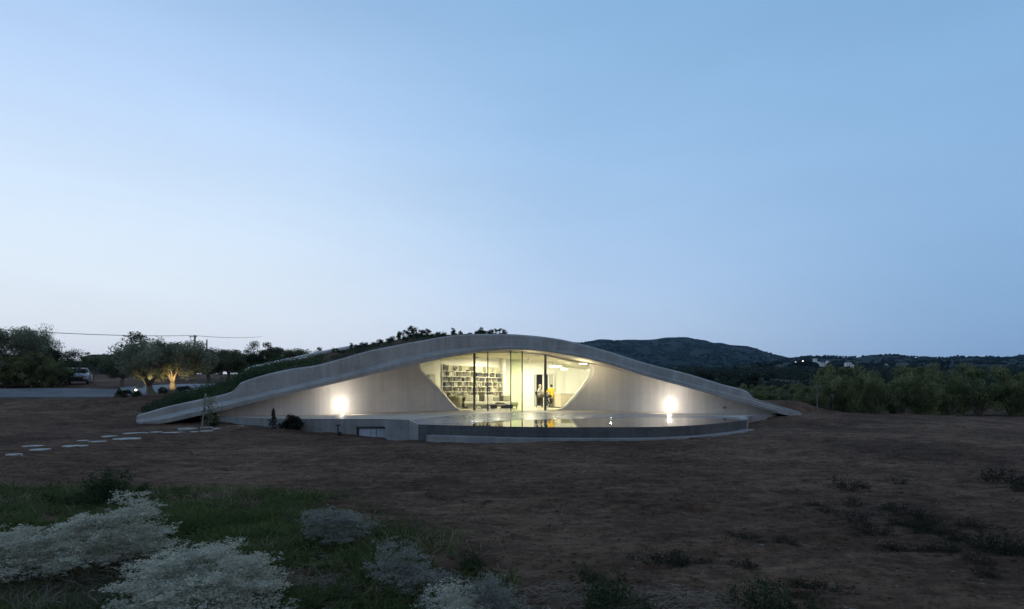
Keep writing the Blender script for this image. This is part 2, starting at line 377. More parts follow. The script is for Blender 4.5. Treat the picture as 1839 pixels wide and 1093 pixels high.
idx = np.arange(nr * nc).reshape(nr, nc)
q = np.stack([idx[:-1, :-1], idx[:-1, 1:], idx[1:, 1:], idx[1:, :-1]], -1).reshape(-1, 4)
ground = link('ground', npmesh('ground', np.stack([gx, gy, gzv], -1).reshape(-1, 3), q), 'soil', smooth=True)
tag(ground, kind='structure')

# soil clods
def clods(name, n, dmin, dmax, smin, smax, m):
    rng = np.random.default_rng(31)
    ico = bmesh.new(); bmesh.ops.create_icosphere(ico, subdivisions=1, radius=1); iv = np.array([v.co[:] for v in ico.verts]); jf = np.array([[v.index for v in f.verts] for f in ico.faces]); ico.free()
    d = dmin * (dmax / dmin)**rng.random(n); a = rng.uniform(-.95, .95, n); x = a * d; y = d
    keep = ~((y > 17.5) & (y < 46) & (x > -14.5) & (x < 14.5))
    x, y = x[keep], y[keep]; n = len(x); z = ground_z(x, y) + soil_relief(x, y)
    s = smin * (smax / smin)**(rng.random(n)**1.6) * (1 + np.clip(y / 24, 0, 1.0))
    v = iv[None] * (1 + rng.uniform(-.35, .35, (n, len(iv), 1))) * s[:, None, None] * np.stack([rng.uniform(.8, 1.5, n), rng.uniform(.7, 1.1, n), rng.uniform(.3, .5, n)], -1)[:, None, :]
    v[:, :, 0] += x[:, None]; v[:, :, 1] += y[:, None]; v[:, :, 2] += (z + s * .05)[:, None]
    f = jf[None] + (np.arange(n) * len(iv))[:, None, None]
    return tag(link(name, npmesh(name, v.reshape(-1, 3), f.reshape(-1, 3)), m), 'loose clods of dark tilled soil over the field', None, None, 'stuff')
clods('soil_clods', 16000, 3.2, 26, .005, .02, 'soil'); clods('field_stones', 1600, 3.2, 30, .006, .022, 'pebble')

# driveway strips (pale concrete, left rear)
def strip(name, near_edge, far_edge, m, dz=.03, n=40, across=5):
    mb = MB(); rows = []
    for k in range(across + 1):
        t = k / across; row = []
        for i in range(n + 1):
            u = i / n
            a = np.array([np.interp(u, np.linspace(0, 1, len(near_edge)), [p[j] for p in near_edge]) for j in (0, 1)]); b = np.array([np.interp(u, np.linspace(0, 1, len(far_edge)), [p[j] for p in far_edge]) for j in (0, 1)])
            p = a * (1 - t) + b * t; row.append((p[0], p[1], gz0(p[0], p[1]) + dz + .11))
        rows.append(row)
    mb.grid(rows); rows2 = [[(p[0], p[1], p[2] - .25) for p in r] for r in (rows[0],)]
    mb.grid([rows2[0], rows[0]])
    return tag(mb.build(name, m, smooth=False), None, None, None, 'structure')
strip('driveway', [(X(-180, 37), 37), (X(30, 37.5), 37.5), (X(120, 37.6), 37.6), (X(203, 37.2), 37.2)], [(X(-180, 42), 42), (X(30, 42), 42), (X(120, 43), 43), (X(212, 43.5), 43.5)], 'drive')
strip('driveway', [(X(222, 40.5), 40.5), (X(300, 39.5), 39.5), (X(350, 39), 39), (X(400, 40), 40)], [(X(215, 44.5), 44.5), (X(300, 48), 48), (X(350, 50), 50), (X(415, 50), 50)], 'drive_pale')

# ------------------------------------------------------------------ hills
def hill(name, crest, d0, dc, d1, p0, p1, m, base_z, seed, rough):
    f = cv(crest); pxs = np.linspace(p0, p1, 170); rows = []
    ds = np.concatenate([np.linspace(d0, dc, 46), np.linspace(dc, d1, 16)[1:]])
    for d in ds:
        row = []
        for p in pxs:
            top = EYE + (HY - float(f(p))) / FPX * dc
            if d <= dc: t = (d - d0) / (dc - d0); h = base_z + (top - base_z) * (t**1.35)
            else: t = (d - dc) / (d1 - dc); h = top + (base_z - 60 - top) * t * t
            x = X(p, dc) * (d / dc)**.75
            n = float(vnoise(np.array([x / 130.]), np.array([d / 130.]), seed)[0]) * rough * min(1, 4 * abs(1 - min(d / dc, 1.0)) + .04) + float(vnoise(np.array([x / 40.]), np.array([d / 40.]), seed + 1)[0]) * rough * .12
            row.append((x, d, h + n))
        rows.append(row)
    mb = MB(); mb.grid(rows); o = mb.build(name, m, smooth=True); tag(o, None, None, None, 'structure'); return o, rows
mtn, mtn_rows = hill('mountain', [(760, 690), (860, 650), (950, 628), (1040, 614.5), (1090, 610), (1140, 610.5), (1175, 609), (1200, 605.5), (1230, 606), (1265, 611), (1300, 617), (1340, 622), (1378, 633), (1409, 641), (1440, 648), (1500, 656), (1600, 665)], 1250, 2600, 4200, 760, 1600, 'hill', 22, 5, 60)
rdg, rdg_rows = hill('low_ridge', [(1000, 668), (1150, 668), (1250, 664), (1340, 655), (1400, 646), (1425, 643.5), (1455, 640), (1485, 640.5), (1535, 641.5), (1565, 637), (1600, 636.5), (1620, 640), (1692, 643.5), (1722, 640), (1742, 642), (1767, 640), (1804, 641.5), (1839, 636.5), (1950, 630), (2100, 636), (2400, 640)], 420, 1500, 2200, 1000, 2400, 'hill', 15, 9, 16)

def surf_z(rows, x, y):
    R_ = np.array(rows); ds = R_[:, 0, 1]; i = int(np.clip(np.searchsorted(ds, y) - 1, 0, len(ds) - 2)); t = (y - ds[i]) / (ds[i + 1] - ds[i])
    return float(np.interp(x, R_[i, :, 0], R_[i, :, 2]) * (1 - t) + np.interp(x, R_[i + 1, :, 0], R_[i + 1, :, 2]) * t)

# tree and scrub cover on the hillsides (reads as one mass)
VIS = [(1476, 700, 8), (1523, 720, 11), (1591, 800, 5), (1572, 620, 6), (1588, 600, 7), (1578.5, 580, 5), (1463.6, 1000, 5), (1486, 950, 5), (1471, 900, 4), (1429, 900, 3), (1442, 950, 3), (1210, 520, 6)]
def cover(name, rows, n, dlo, dhi, smin, smax, seed, label, thr=-.05):
    rng = np.random.default_rng(seed); R_ = np.array(rows); cs = []
    ico = bmesh.new(); bmesh.ops.create_icosphere(ico, subdivisions=1, radius=1); iv = np.array([v.co[:] for v in ico.verts]); jf = np.array([[v.index for v in f.verts] for f in ico.faces]); ico.free()
    nr_, nc_ = R_.shape[:2]; i = rng.integers(0, nr_ - 1, n * 3); j = rng.integers(0, nc_ - 1, n * 3); u = rng.random(n * 3)[:, None]; w = rng.random(n * 3)[:, None]
    p = (R_[i, j] * (1 - u) + R_[i + 1, j] * u) * (1 - w) + (R_[i, j + 1] * (1 - u) + R_[i + 1, j + 1] * u) * w
    ok = (p[:, 1] > dlo) & (p[:, 1] < dhi) & (vnoise(p[:, 0] / 45, p[:, 1] / 45, seed) > thr)
    pxp = p[:, 0] / p[:, 1] * FPX + CX
    for vx, vd, vw in VIS: ok &= ~((np.abs(pxp - vx) < vw) & (p[:, 1] < vd + 14) & (p[:, 1] > vd - 260))
    p = p[ok][:n]; n = len(p); s = rng.uniform(smin, smax, n)
    v = iv[None] * (1 + rng.uniform(-.3, .3, (n, len(iv), 1))) * s[:, None, None] * np.array([1.1, 1.1, .85]); v += p[:, None, :]; v[:, :, 2] += (s * .45)[:, None]
    f = jf[None] + (np.arange(n) * len(iv))[:, None, None]
    return tag(link(name, npmesh(name, v.reshape(-1, 3), f.reshape(-1, 3)), 'scrub'), label, None, None, 'stuff')
cover('mountain_scrub', mtn_rows, 9000, 1300, 2560, 2.5, 6, 41, 'dark scrub covering the tall hill behind the house')
cover('ridge_trees', rdg_rows, 6500, 430, 1520, 1.6, 3.8, 42, 'dark trees covering the low ridge on the right')
exec_after = []

# ------------------------------------------------------------------ the house: curves read off the photograph
yT = cv([(245, 745), (256, 742), (303, 729), (365, 715.6), (411, 704.6), (419, 700.5), (424, 694), (430, 687.5), (438, 684), (524, 662), (560, 657), (612, 643.8), (661, 630), (717, 618.5), (769, 609), (798, 604), (822, 601), (860, 599.6), (905, 599.6), (950, 602), (1000, 608), (1040, 616.5), (1097, 632), (1154, 650), (1239, 672), (1300, 690.5), (1345, 704), (1350, 709), (1356, 715.6), (1362, 717.8), (1400, 729), (1440, 740.5)])
yC = cv([(245, 752), (257, 751), (333, 735.5), (387, 723.5), (443, 711), (536, 689.5), (560, 683.5), (622, 668.5), (681, 652.5), (741, 637.5), (781, 630.5), (820, 626), (860, 622.5), (905, 621.5), (950, 623), (1000, 628.3), (1040, 634.5), (1097, 648), (1154, 664.5), (1239, 687.5), (1300, 703.5), (1345, 715.5), (1400, 731.2), (1440, 742.4)])
yB = cv([(245, 765), (291, 760), (362, 745), (389, 739), (475, 718), (560, 697.8), (622, 683.5), (681, 669), (751, 653), (802, 642), (850, 632.5), (876, 629.3), (920, 627.2), (950, 628), (977, 630.5), (1002, 634), (1028, 638.5), (1060, 645), (1080, 650), (1154, 673.5), (1239, 697), (1337, 725), (1396, 741.5), (1426, 747.5), (1440, 749)])
yWt = cv([(389, 740), (475, 718), (560, 697), (622, 682.5), (681, 668), (751, 651.5), (802, 641), (850, 634.5), (876, 633), (900, 633), (938, 634), (979, 638), (1015, 645), (1041, 650.5), (1060, 653.5), (1080, 657.5), (1154, 676), (1239, 697), (1337, 724.5), (1396, 741.5)])
yWb = cv([(389, 746.5), (560, 745), (622, 743.2), (700, 739.6), (800, 737), (920, 736.4), (1040, 736.6), (1150, 739.2), (1245, 741.7), (1396, 743)])
dB = cv([(245, 26), (400, 26.6), (560, 27.3), (700, 29.5), (800, 31.2), (919, 32.2), (1040, 31.9), (1150, 30.6), (1240, 29.3), (1346, 28.9), (1440, 28.9)])
def dW(p): return 1.24 * FPX / (float(yWb(p)) - HY)

house = thing('house', (0, 31, ZT), 'low arched concrete house with planted roof and one lit glazed opening', 'house')

LIP = .42
def beam_section(p):
    d = float(dB(p)); T = W(p, float(yT(p)), d); Cc = W(p, float(yC(p)), d)
    # the lip stands proud of the fascia and slopes up to it
    kt = min(1.0, max(0.0, (p - 245) / 60)) * min(1.0, max(.25, (1440 - p) / 200)); lp = LIP * (.35 + .65 * kt)
    yl = float(yC(p)); yb = float(yB(p))
    wgt = np.interp(p, [245, 560, 700, 850, 905, 1040, 1154, 1440], [.5, .52, .55, .45, .35, .5, .35, .12])
    ym = yl + (yb - yl) * wgt
    Lp = W(p, ym, d - lp); Bt = W(p, yb, d - lp * .9)
    th = .28
    return T, Cc, Lp, Bt, (T[0], T[1] + th, T[2])
def seg(p0, p1, first, last):
    n = max(4, int((p1 - p0) / 7)); ps = np.linspace(p0, p1, n)
    if p0 < 430 < p1: ps = np.sort(np.unique(np.concatenate([ps, np.arange(408, 442, 2.2)])))
    if p0 < 1350 < p1: ps = np.sort(np.unique(np.concatenate([ps, np.arange(1342, 1364, 2.0)])))
    mb = MB(); rows = []
    for p in ps:
        T, Cc, Lp, Bt, Ti = beam_section(p)
        mid = lambda a, b, t: tuple(a[i] * (1 - t) + b[i] * t for i in range(3))
        C1 = (Cc[0], Cc[1] - .05, Cc[2] - .02)
        back_low = (Ti[0], Ti[1], min(Bt[2] + .1, Ti[2] - .1))
        rows.append([(T[0], T[1] + .14, T[2] + .02), (T[0], T[1], T[2] - .07), mid(T, Cc, .5), Cc, C1, mid(C1, Lp, .6), Lp, (Lp[0], Lp[1] + .01, Lp[2] - .04), Bt, (Bt[0], Bt[1] + .06, Bt[2]), back_low, Ti, (T[0], T[1] + .14, T[2] + .02)])
    mb.grid(rows); k = len(rows[0])
    mb.add(rows[0][:-1], [tuple(range(k - 1))]); mb.add(rows[-1][:-1], [tuple(range(k - 2, -1, -1))])
    o = mb.build('roof_beam', 'fascia', house)
    return o
joints = [245, 424.0, 612.5, 800, 1002, 1170, 1288, 1440]
for a, b in zip(joints[:-1], joints[1:]): seg(a + .25, b - .25, a == 245, b == 1440)

# soffit from beam foot to the wall head
mb = MB(); rows = []
for p in np.linspace(300, 1398, 150):
    d = float(dB(p)); lp = LIP * .9; a = W(p, float(yB(p)), d - lp + .05); pw = min(max(p, 392), 1396)
    dw = dW(pw); b = W(pw, float(yWt(pw)), dw + .3)
    a = (a[0], a[1], a[2] + .012); b = (b[0] if 392 < p < 1396 else a[0], b[1], max(b[2], a[2] - .25) + .012)
    rows.append([a, tuple(a[i] * .5 + b[i] * .5 for i in range(3)), b, (b[0], b[1] + .1, b[2] + .1), (a[0], a[1] + .02, a[2] + .1)])
mb.grid(rows); mb.build('soffit', M['ceil'] if False else 'wall', house, smooth=False)

# opening outline (photo px), anticlockwise from the upper left
open_pts = [(752, 651.3), (751.6, 656), (753, 662.5), (757, 667.5), (761, 671.5), (795.6, 707), (808, 722), (817, 731), (826, 736.6)]
right_pts = [(997, 736.3), (1008, 734.2), (1018, 729), (1036, 711), (1051, 693), (1064, 675.5), (1067, 668), (1067, 662), (1064.5, 657), (1060, 653.5)]
def wall_part(name, poly):
    vs, fs = fill(poly, 9.0); mb = MB(); th = .32
    f3 = [W(x, y, dW(min(max(x, 389), 1396))) for x, y in vs]; b3 = [(p[0], p[1] + th, p[2]) for p in f3]; n = len(vs)
    nb = len(poly); mb.add(f3 + b3, fs + [tuple(n + i for i in f[::-1]) for f in fs] + [(i, (i + 1) % nb, n + (i + 1) % nb, n + i) for i in range(nb)])
    return mb.build(name, 'wall', house)
def W_t(a, b, n): return [(p, float(yWt(p)) - .6) for p in np.linspace(a, b, n)]
def W_b(a, b, n): return [(p, float(yWb(p)) + .6) for p in np.linspace(a, b, n)]
wall_part('front_wall', W_b(389.5, 827, 60) + open_pts[::-1][:-1] + W_t(751.8, 389.5, 50))
wall_part('front_wall', W_b(996, 1395, 60)[0:1] + W_b(1000, 1395, 60) + W_t(1395, 1060, 50) + right_pts[::-1][1:-1])

# rounded lining of the opening
outline = open_pts + [(p, 736.4) for p in np.linspace(836, 990, 16)] + right_pts + [(p, float(yWt(p))) for p in np.linspace(1050, 760, 34)]
cxo, cyo = 915, 690
rows = []
for k, (dd, sc) in enumerate(((0.0, 1.0), (.02, .996), (.3, .982), (.62, .974), (.62, 1.05))):
    row = []
    for (x, y) in outline + outline[:1]:
        dw = dW(x) + dd + .004; xx = cxo + (x - cxo) * (sc if x < cxo or sc > 1 else 1 - (1 - sc) * 2.0); yy = cyo + (y - cyo) * (sc if y < 725 else 1.0)
        row.append(W(xx, yy, dw))
    rows.append(row)
mb = MB(); mb.grid(rows); mb.build('opening_lining', 'white', house, smooth=True)

# glazing: two thick columns at the wall, three slim mullions, panes between
def post(name, p, w, d, ytop, m='steel', ybot=None):
    zt = W(p, ytop, d)[2]; mb = MB(); mb.box((X(p, d), d, (zt + ZT) / 2), (w, w * 1.1, zt - ZT)); return mb.build(name, m, house, bevel=.008)
DG = 33.35
post('column', 852, .135, 34.55, 630.5, 'post'); post('column', 979.3, .15, 34.55, 635, 'post')
for p in (876, 917.3, 937.8): post('mullion', p, .062, DG, 628)
def pane(p0, p1, d, m, y0=None, name='glass_pane'):
    mb = MB(); n = 8; top = []
    for p in np.linspace(p0, p1, n): top.append((X(p, d), W(p, float(yWt(p)) if y0 is None else y0, d)[2] - .02))
    vs = []
    for x, z in top: vs += [(x, d, ZT + .01), (x, d, z), (x, d + .012, z), (x, d + .012, ZT + .01)]
    fs = []
    for i in range(n - 1):
        for k in range(4): fs.append((4 * i + k, 4 * i + (k + 1) % 4, 4 * i + 4 + (k + 1) % 4, 4 * i + 4 + k))
    mb.add(vs, fs + [(3, 2, 1, 0), (4 * n - 4, 4 * n - 3, 4 * n - 2, 4 * n - 1)]); return mb.build(name, m, house)
pane(853.2, 875, DG + .02, 'glass', 630); pane(877, 916.4, DG + .02, 'glass', 629); pane(918.2, 937, DG + .02, 'glass_green', 629); pane(938.6, 978, DG + .02, 'glass', 630.5)
def oval_pane(pts, dd):
    vs, fs = fill(pts, 12); v3 = [W(x, y, dW(x) + dd) for x, y in vs]; n = len(v3); nb = len(pts)
    mb = MB(); mb.add(v3 + [(v[0], v[1] + .012, v[2]) for v in v3], fs + [tuple(n + i for i in f[::-1]) for f in fs] + [(i, (i + 1) % nb, n + (i + 1) % nb, n + i) for i in range(nb)])
    return mb.build('glass_pane', 'glass', house)
sh = lambda L: [(cxo + (x - cxo) * .985, cyo + (y - cyo) * (.985 if y < 725 else 1)) for x, y in L]
oval_pane(sh(open_pts) + [(850, 736.4)] + [(850, float(yWt(850)))] + [(p, float(yWt(p))) for p in np.linspace(838, 765, 8)], .3)
oval_pane([(981, 736.3)] + [(cxo + (x - cxo) * .968, y) for x, y in sh(right_pts)] + [(p, float(yWt(p))) for p in np.linspace(1045, 981, 8)], .3)

# interior shell
def dI(p): return dW(p) + .55
ceil_rows = []
for p in np.linspace(742, 1078, 60):
    z = W(p, float(yWt(p)), dW(p))[2] + .03; a = W(p, 0, dW(p) + .30); ceil_rows.append([(a[0], y, z + (0 if y < 37 else .0)) for y in (a[1], a[1] + 1.2, 38.5, 41, 44.5)])
mb = MB(); mb.grid(ceil_rows); mb.grid([[(q[0], q[1], q[2] + .35) for q in r] for r in ceil_rows]); mb.build('ceiling', 'ceil', house, smooth=True)
def iwall(name, pts, m, z1=4.6, th=.12):
    mb = MB(); vs = []; n = len(pts)
    for i, p in enumerate(pts):
        a = Vector(pts[max(i - 1, 0)]); b = Vector(pts[min(i + 1, n - 1)]); t = (b - a).normalized(); nn = Vector((-t.y, t.x)) * th
        vs += [(p[0], p[1], ZT - .05), (p[0], p[1], z1), (p[0] + nn.x, p[1] + nn.y, z1), (p[0] + nn.x, p[1] + nn.y, ZT - .05)]
    fs = [(4 * i + k, 4 * i + 4 + k, 4 * i + 4 + (k + 1) % 4, 4 * i + (k + 1) % 4) for i in range(n - 1) for k in range(4)] + [(0, 1, 2, 3), (4 * n - 1, 4 * n - 2, 4 * n - 3, 4 * n - 4)]
    mb.add(vs, fs); return mb.build(name, m, house)
SA = Vector((-4.39, 36.0)); SB = Vector((-.66, 41.0))
iwall('side_wall', [(-6.1, 33.55), (-5.5, 34.4), (-4.45, 36.05)], 'plaster')
us = (SB - SA).normalized(); ns = Vector((us.y, -us.x))            # towards the room
back0 = SA - ns * .40 - us * .1; back1 = SB - ns * .40 + us * .2
iwall('back_wall', [(-4.45, 36.05), tuple(back0), tuple(back1), (-.56, 41.1)], 'white')
# rear wall with a doorway between px 957 and 996
DR = 42.4; dx0 = X(957.5, DR); dx1 = X(996, DR); DH = 2.5
iwall('back_wall', [(-.56, 41.1), (-.45, DR), (dx0, DR)], 'white'); 
mb = MB(); mb.box(((dx0 + dx1) / 2, DR + .06, (ZT + DH + 4.6) / 2), (dx1 - dx0, .12, 4.6 - ZT - DH)); mb.build('back_wall', 'white', house)
iwall('back_wall', [(dx1, DR), (4.0, 42.35), (5.0, 41.7), (5.8, 40.4), (6.2, 38.5), (6.1, 36.5), (5.75, 34.95)], 'white', 3.75)
# doorway: frame, two leaves (one open on the dark court, one glazed), dark court beyond
door = bpy.data.objects.new('door', None); COL.objects.link(door); door.parent = house; door.location = Vector((dx0, DR, ZT)) - house.location
w = dx1 - dx0
mb = MB(); mb.box((dx0 + .05, DR - .02, ZT + DH / 2), (.1, .18, DH)); mb.box((dx1 - .05, DR - .02, ZT + DH / 2), (.1, .18, DH)); mb.box(((dx0 + dx1) / 2, DR - .02, ZT + DH - .05), (w - .2, .18, .1)); mb.box(((dx0 + dx1) / 2, DR - .02, ZT + .03), (w - .2, .18, .06))
mb.build('door_frame', 'metalw', door)
mb = MB(); mb.box((dx0 + .2, DR + .02, ZT + DH / 2), (.07, .06, DH - .2)); mb.box((X(975.5, DR), DR + .02, ZT + DH / 2), (.12, .06, DH - .2)); mb.box((X(985, DR), DR + .02, ZT + DH / 2), (.09, .06, DH - .2)); mb.box((X(993.5, DR), DR + .02, ZT + DH / 2), (.05, .06, DH - .2)); mb.build('door_leaf', 'metalw', door)
mb = MB(); mb.box((X(989.5, DR), DR + .02, ZT + DH / 2), (.26, .015, DH - .22)); mb.build('door_pane', mat('frosted_pane', (.45, .47, .40), rough=.3), door)
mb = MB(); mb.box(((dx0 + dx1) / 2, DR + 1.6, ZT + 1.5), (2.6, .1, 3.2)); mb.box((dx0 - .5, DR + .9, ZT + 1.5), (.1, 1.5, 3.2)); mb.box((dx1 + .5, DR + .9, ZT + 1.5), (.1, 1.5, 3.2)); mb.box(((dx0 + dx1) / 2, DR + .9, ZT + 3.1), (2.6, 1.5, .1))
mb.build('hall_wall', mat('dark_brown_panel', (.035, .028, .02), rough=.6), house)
# floor of the room
fl = [(-6.3, 33.6), (-4.5, 36.0), (-4.8, 36.3), (-.9, 41.4), (-.5, 44.2), (3.5, 44.2), (5.0, 42), (6.3, 39), (6.2, 35.2)] + [(X(p, dW(p) + .25), dW(p) + .25) for p in np.linspace(1070, 735, 24)]
mb = MB(); vs, fs = fill(fl, 1.0); mb.add([(x, y, ZT + .004) for x, y in vs], fs); mb.build('room_floor', 'floor', house)
# framed relief on the side wall
art = thing('wall_picture', (-5.0, 35.15, 2.35), 'small grey framed relief hanging on the cream wall left of the bookshelf', 'picture')
ang = math.atan2(36.05 - 34.4, -4.45 + 5.5); qx, qy = math.cos(ang), math.sin(ang)
mb = MB(); mb.box((-5.0 + .03, 35.13, 2.35), (.62, .03, .62), ang); mb.build('frame', mat('grey_frame', (.30, .30, .26)), art)
mb = MB(); mb.box((-5.0 + .055, 35.115, 2.35), (.5, .03, .5), ang); mb.build('relief', mat('grey_relief', (.42, .42, .36), (.55, .54, .46), 6, .8, .6, 8), art)

# roof soil between the beam and its rear edge
yR = cv([(245, 744), (300, 718), (350, 701), (400, 686), (436, 672.5), (445, 665.5), (475, 658), (530, 646), (585, 634.3), (640, 624), (700, 612), (760, 604.5), (810, 600.6), (870, 599.8), (905, 600.5), (950, 606), (1000, 616), (1040, 624), (1154, 658), (1239, 684), (1345, 712), (1438, 742)])
def roof_pt(p, t):
    """t 0 at the parapet's inner face, 1 at the rear edge"""
    d = float(dB(p)); T = W(p, float(yT(p)), d); a = (T[0], T[1] + .28, T[2] - .10)
    dr = d + float(np.interp(p, [245, 320, 440, 600, 900, 1440], [1.5, 5, 6.5, 6.5, 6.5, 4])); b = W(p, float(yR(p)), dr)
    z = a[2] * (1 - t) + b[2] * t + .03 * math.sin(math.pi * t)
    return (a[0] * (1 - t) + b[0] * t, a[1] * (1 - t) + b[1] * t, z)
rows = []
for p in np.linspace(246, 1438, 170):
    r = []
    for t in np.linspace(0, 1, 13):
        q = roof_pt(p, t); r.append((q[0], q[1], q[2] + .10 * float(vnoise(np.array([q[0] * 1.7]), np.array([q[1] * 1.7]), 3)[0]) * (t > 0)))
    e = r[-1]
    for k in (1, 2, 3, 4, 5): r.append((e[0] * (1 - .02 * k), e[1] + 2.2 * k, max(e[2] - .06 * k * k - .1 * k, gz(e[0], e[1] + 2.2 * k) - .2)))
    rows.append(r)
mb = MB(); mb.grid(rows); mb.build('planted_roof', 'soil', house, smooth=True)
# thin concrete rim of the roof's rear edge
mb = MB(); rows = []
for p in np.concatenate([np.linspace(437, 450, 6), np.linspace(455, 640, 26)]):
    b = roof_pt(p, 1.0); rows.append([(b[0], b[1] - .06, b[2] - .3), (b[0], b[1] - .06, b[2] + .12), (b[0], b[1] + .02, b[2] + .20), (b[0], b[1] + .2, b[2] + .20), (b[0], b[1] + .2, b[2] - .3)])
mb.grid(rows); mb.build('rear_rim', 'wall', house)

# wall lamps: box fitting with a lit glass, its light, and an added fill
def wall_lamp(p, y, power):
    d = dW(p); c = W(p, y, d)
    e = bpy.data.objects.new('wall_lamp', None); COL.objects.link(e); e.parent = house; e.location = Vector(c) - house.location
    p2 = W(p + 6, y, dW(p + 6)); p1 = W(p - 6, y, dW(p - 6)); nv = Vector((p2[1] - p1[1], -(p2[0] - p1[0]), 0)).normalized(); nv = nv if nv.y < 0 else -nv
    mb = MB(); mb.box(Vector(c) + nv * .02, (.12, .04, .26), math.atan2(nv.y, nv.x) + math.pi / 2); mb.build('back_plate', 'metalw', e)
    mb = MB(); mb.lathe([(.05, -.11), (.075, -.08), (.075, .08), (.05, .11)], Vector(c) + nv * .12); mb.build('lamp_glass', 'lampglow', e)
    for pw_, dy in ((power * .045, .24), (power * .24, 1.5)):  # farther one: bodiless area light added to spread the glow over the wall
        l = bpy.data.lights.new('wall_lamp_and_fill_light', 'POINT' if dy < 1 else 'AREA'); l.energy = pw_; l.color = (1, .91, .78)
        if dy < 1: l.shadow_soft_size = .03
        else: l.shape = 'DISK'; l.size = .25
        o = bpy.data.objects.new('wall_lamp_and_fill_light', l); COL.objects.link(o); o.parent = e; o.location = nv * dy + Vector((0, 0, .05)); o.rotation_euler = (-nv).to_track_quat('-Z', 'Y').to_euler()
wall_lamp(611.5, 726.5, 120); wall_lamp(1204, 726.5, 120)

# small blank plate on the right wall
p1 = W(1298, 731.5, dW(1298)); p2 = W(1304, 731.5, dW(1304)); mb = MB(); mb.box(((p1[0] + p2[0]) / 2, (p1[1] + p2[1]) / 2 - .02, p1[2]), (.17, .05, .10), math.atan2(p2[1] - p1[1], p2[0] - p1[0])); mb.build('vent_plate', 'retain', house)

# ------------------------------------------------------------------ terrace, pool
edge = [(389.5, 747.4), (430, 748.8), (488, 751), (549, 751.8), (600, 751.9), (660, 752), (700, 752.6), (735, 753.7), (751, 762)]
arc = [(751, 762), (800, 763.4), (850, 764.5), (905, 766), (968, 767), (1060, 767.3), (1160, 767), (1220, 765.2), (1268, 762.4), (1314, 758), (1341, 754)]
wing = [(1341, 754), (1345.5, 747.4), (1368, 745.4), (1396.3, 743.2)]
def dz(y): return (EYE - ZT) * FPX / (y - HY)
def plan(L): return [(X(p, dz(y)), dz(y)) for p, y in L]
def dense(L, n):
    x = cv([(i, p[0]) for i, p in enumerate(L)]); y = cv([(i, p[1]) for i, p in enumerate(L)]); t = np.linspace(0, len(L) - 1, n); return list(zip(map(float, x(t)), map(float, y(t))))
E = plan(edge); A = dense(plan(arc), 60); WG = plan(wing)
wallback = [(X(p, dW(p) + .28), dW(p) + .28) for p in np.linspace(1395, 390, 60)]
terr = thing('terrace', (0, 27, 0), 'raised concrete terrace in front of the house, edged by a low retaining wall', 'terrace')
poly = E[:-1] + A[:-1] + WG + wallback
mb = MB(); vs, fs = fill(poly, .9); mb.add([(x, y, ZT) for x, y in vs], fs); mb.build('paving', 'terrace', terr)
# retaining wall left of the pool, with the basement window cut out between px 639.5 and 693
def skirt(pts, name, m, z1, z0, par, out=0.0):
    mb = MB(); vs = []
    for x, y in pts: vs += [(x, y, z0), (x, y, z1), (x, y + .3, z1), (x, y + .3, z0)]
    n = len(pts); mb.add(vs, [(4 * i + k, 4 * i + 4 + k, 4 * i + 4 + (k + 1) % 4, 4 * i + (k + 1) % 4) for i in range(n - 1) for k in range(4)] + [(0, 1, 2, 3), (4 * n - 1, 4 * n - 2, 4 * n - 3, 4 * n - 4)])
    return mb.build(name, m, par)
ex = pchip([p[0] for p in E[:-1]], [p[1] for p in E[:-1]])
d_w = float(ex(X(666, 24.3))); wx0, wx1 = X(639.5, d_w), X(693.5, d_w); zl = W(0, 765.5, d_w)[2]; zs = W(0, 787, d_w)[2]
left = [(x, float(ex(x))) for x in np.linspace(E[0][0], wx0, 30)]; mid = [(x, float(ex(x))) for x in np.linspace(wx0, wx1, 6)]; rgt = [(x, float(ex(x))) for x in np.linspace(wx1, E[-2][0], 6)] + [A[0]]
skirt(left, 'retaining_wall', 'retain', ZT - .003, -.9, terr); skirt(mid, 'retaining_wall', 'retain', ZT - .003, zl, terr); skirt(rgt, 'retaining_wall', 'retain', ZT - .003, -.9, terr); skirt(mid, 'retaining_wall', 'retain', zs, -.9, terr)
win = bpy.data.objects.new('basement_window', None); COL.objects.link(win); win.parent = terr; win.location = Vector((wx0, d_w, 0)) - terr.location
yy = d_w + .11; cxw = (wx0 + wx1) / 2; czw = (zl + zs) / 2
mb = MB(); mb.box((cxw, yy + .08, czw), (wx1 - wx0 + .2, .04, zl - zs + .2)); mb.box((wx0 + .03, yy - .02, czw), (.06, .12, zl - zs)); mb.box((cxw, yy - .02, zl - .035), (wx1 - wx0, .12, .07)); mb.build('frame', 'steel', win)
pw = mat('pale_blind', (.34, .36, .39), (.42, .44, .47), 3, .6)
for a, b in ((.07, .47), (.47, .66), (.66, .985)):
    xa = wx0 + (wx1 - wx0) * a; xb = wx0 + (wx1 - wx0) * b; mb = MB(); mb.box(((xa + xb) / 2, yy - .01 * (a == .47), czw - .04), (xb - xa - .02, .03, zl - zs - .12)); mb.build('pane', pw, win)
mb = MB(); mb.box((X(676, d_w - .5), d_w - .32, zs - .06), (X(755, d_w) - X(608, d_w), .6, .10)); mb.build('window_ledge', 'retain', terr, bevel=.01)
# end wall on the right
skirt([(a[0], a[1]) for a in WG], 'end_wall', 'retain', ZT + .02, -.9, terr)
mb = MB(); mb.add([(x, y, ZT + .004) for x, y in []], []); 

pool = thing('swimming_pool', (2, 23, 0), 'curved infinity pool brimming along the front of the terrace, mirroring the lit room', 'pool')
skirt(A, 'pool_wall', 'poolwall', ZT + .002, -.9, pool)
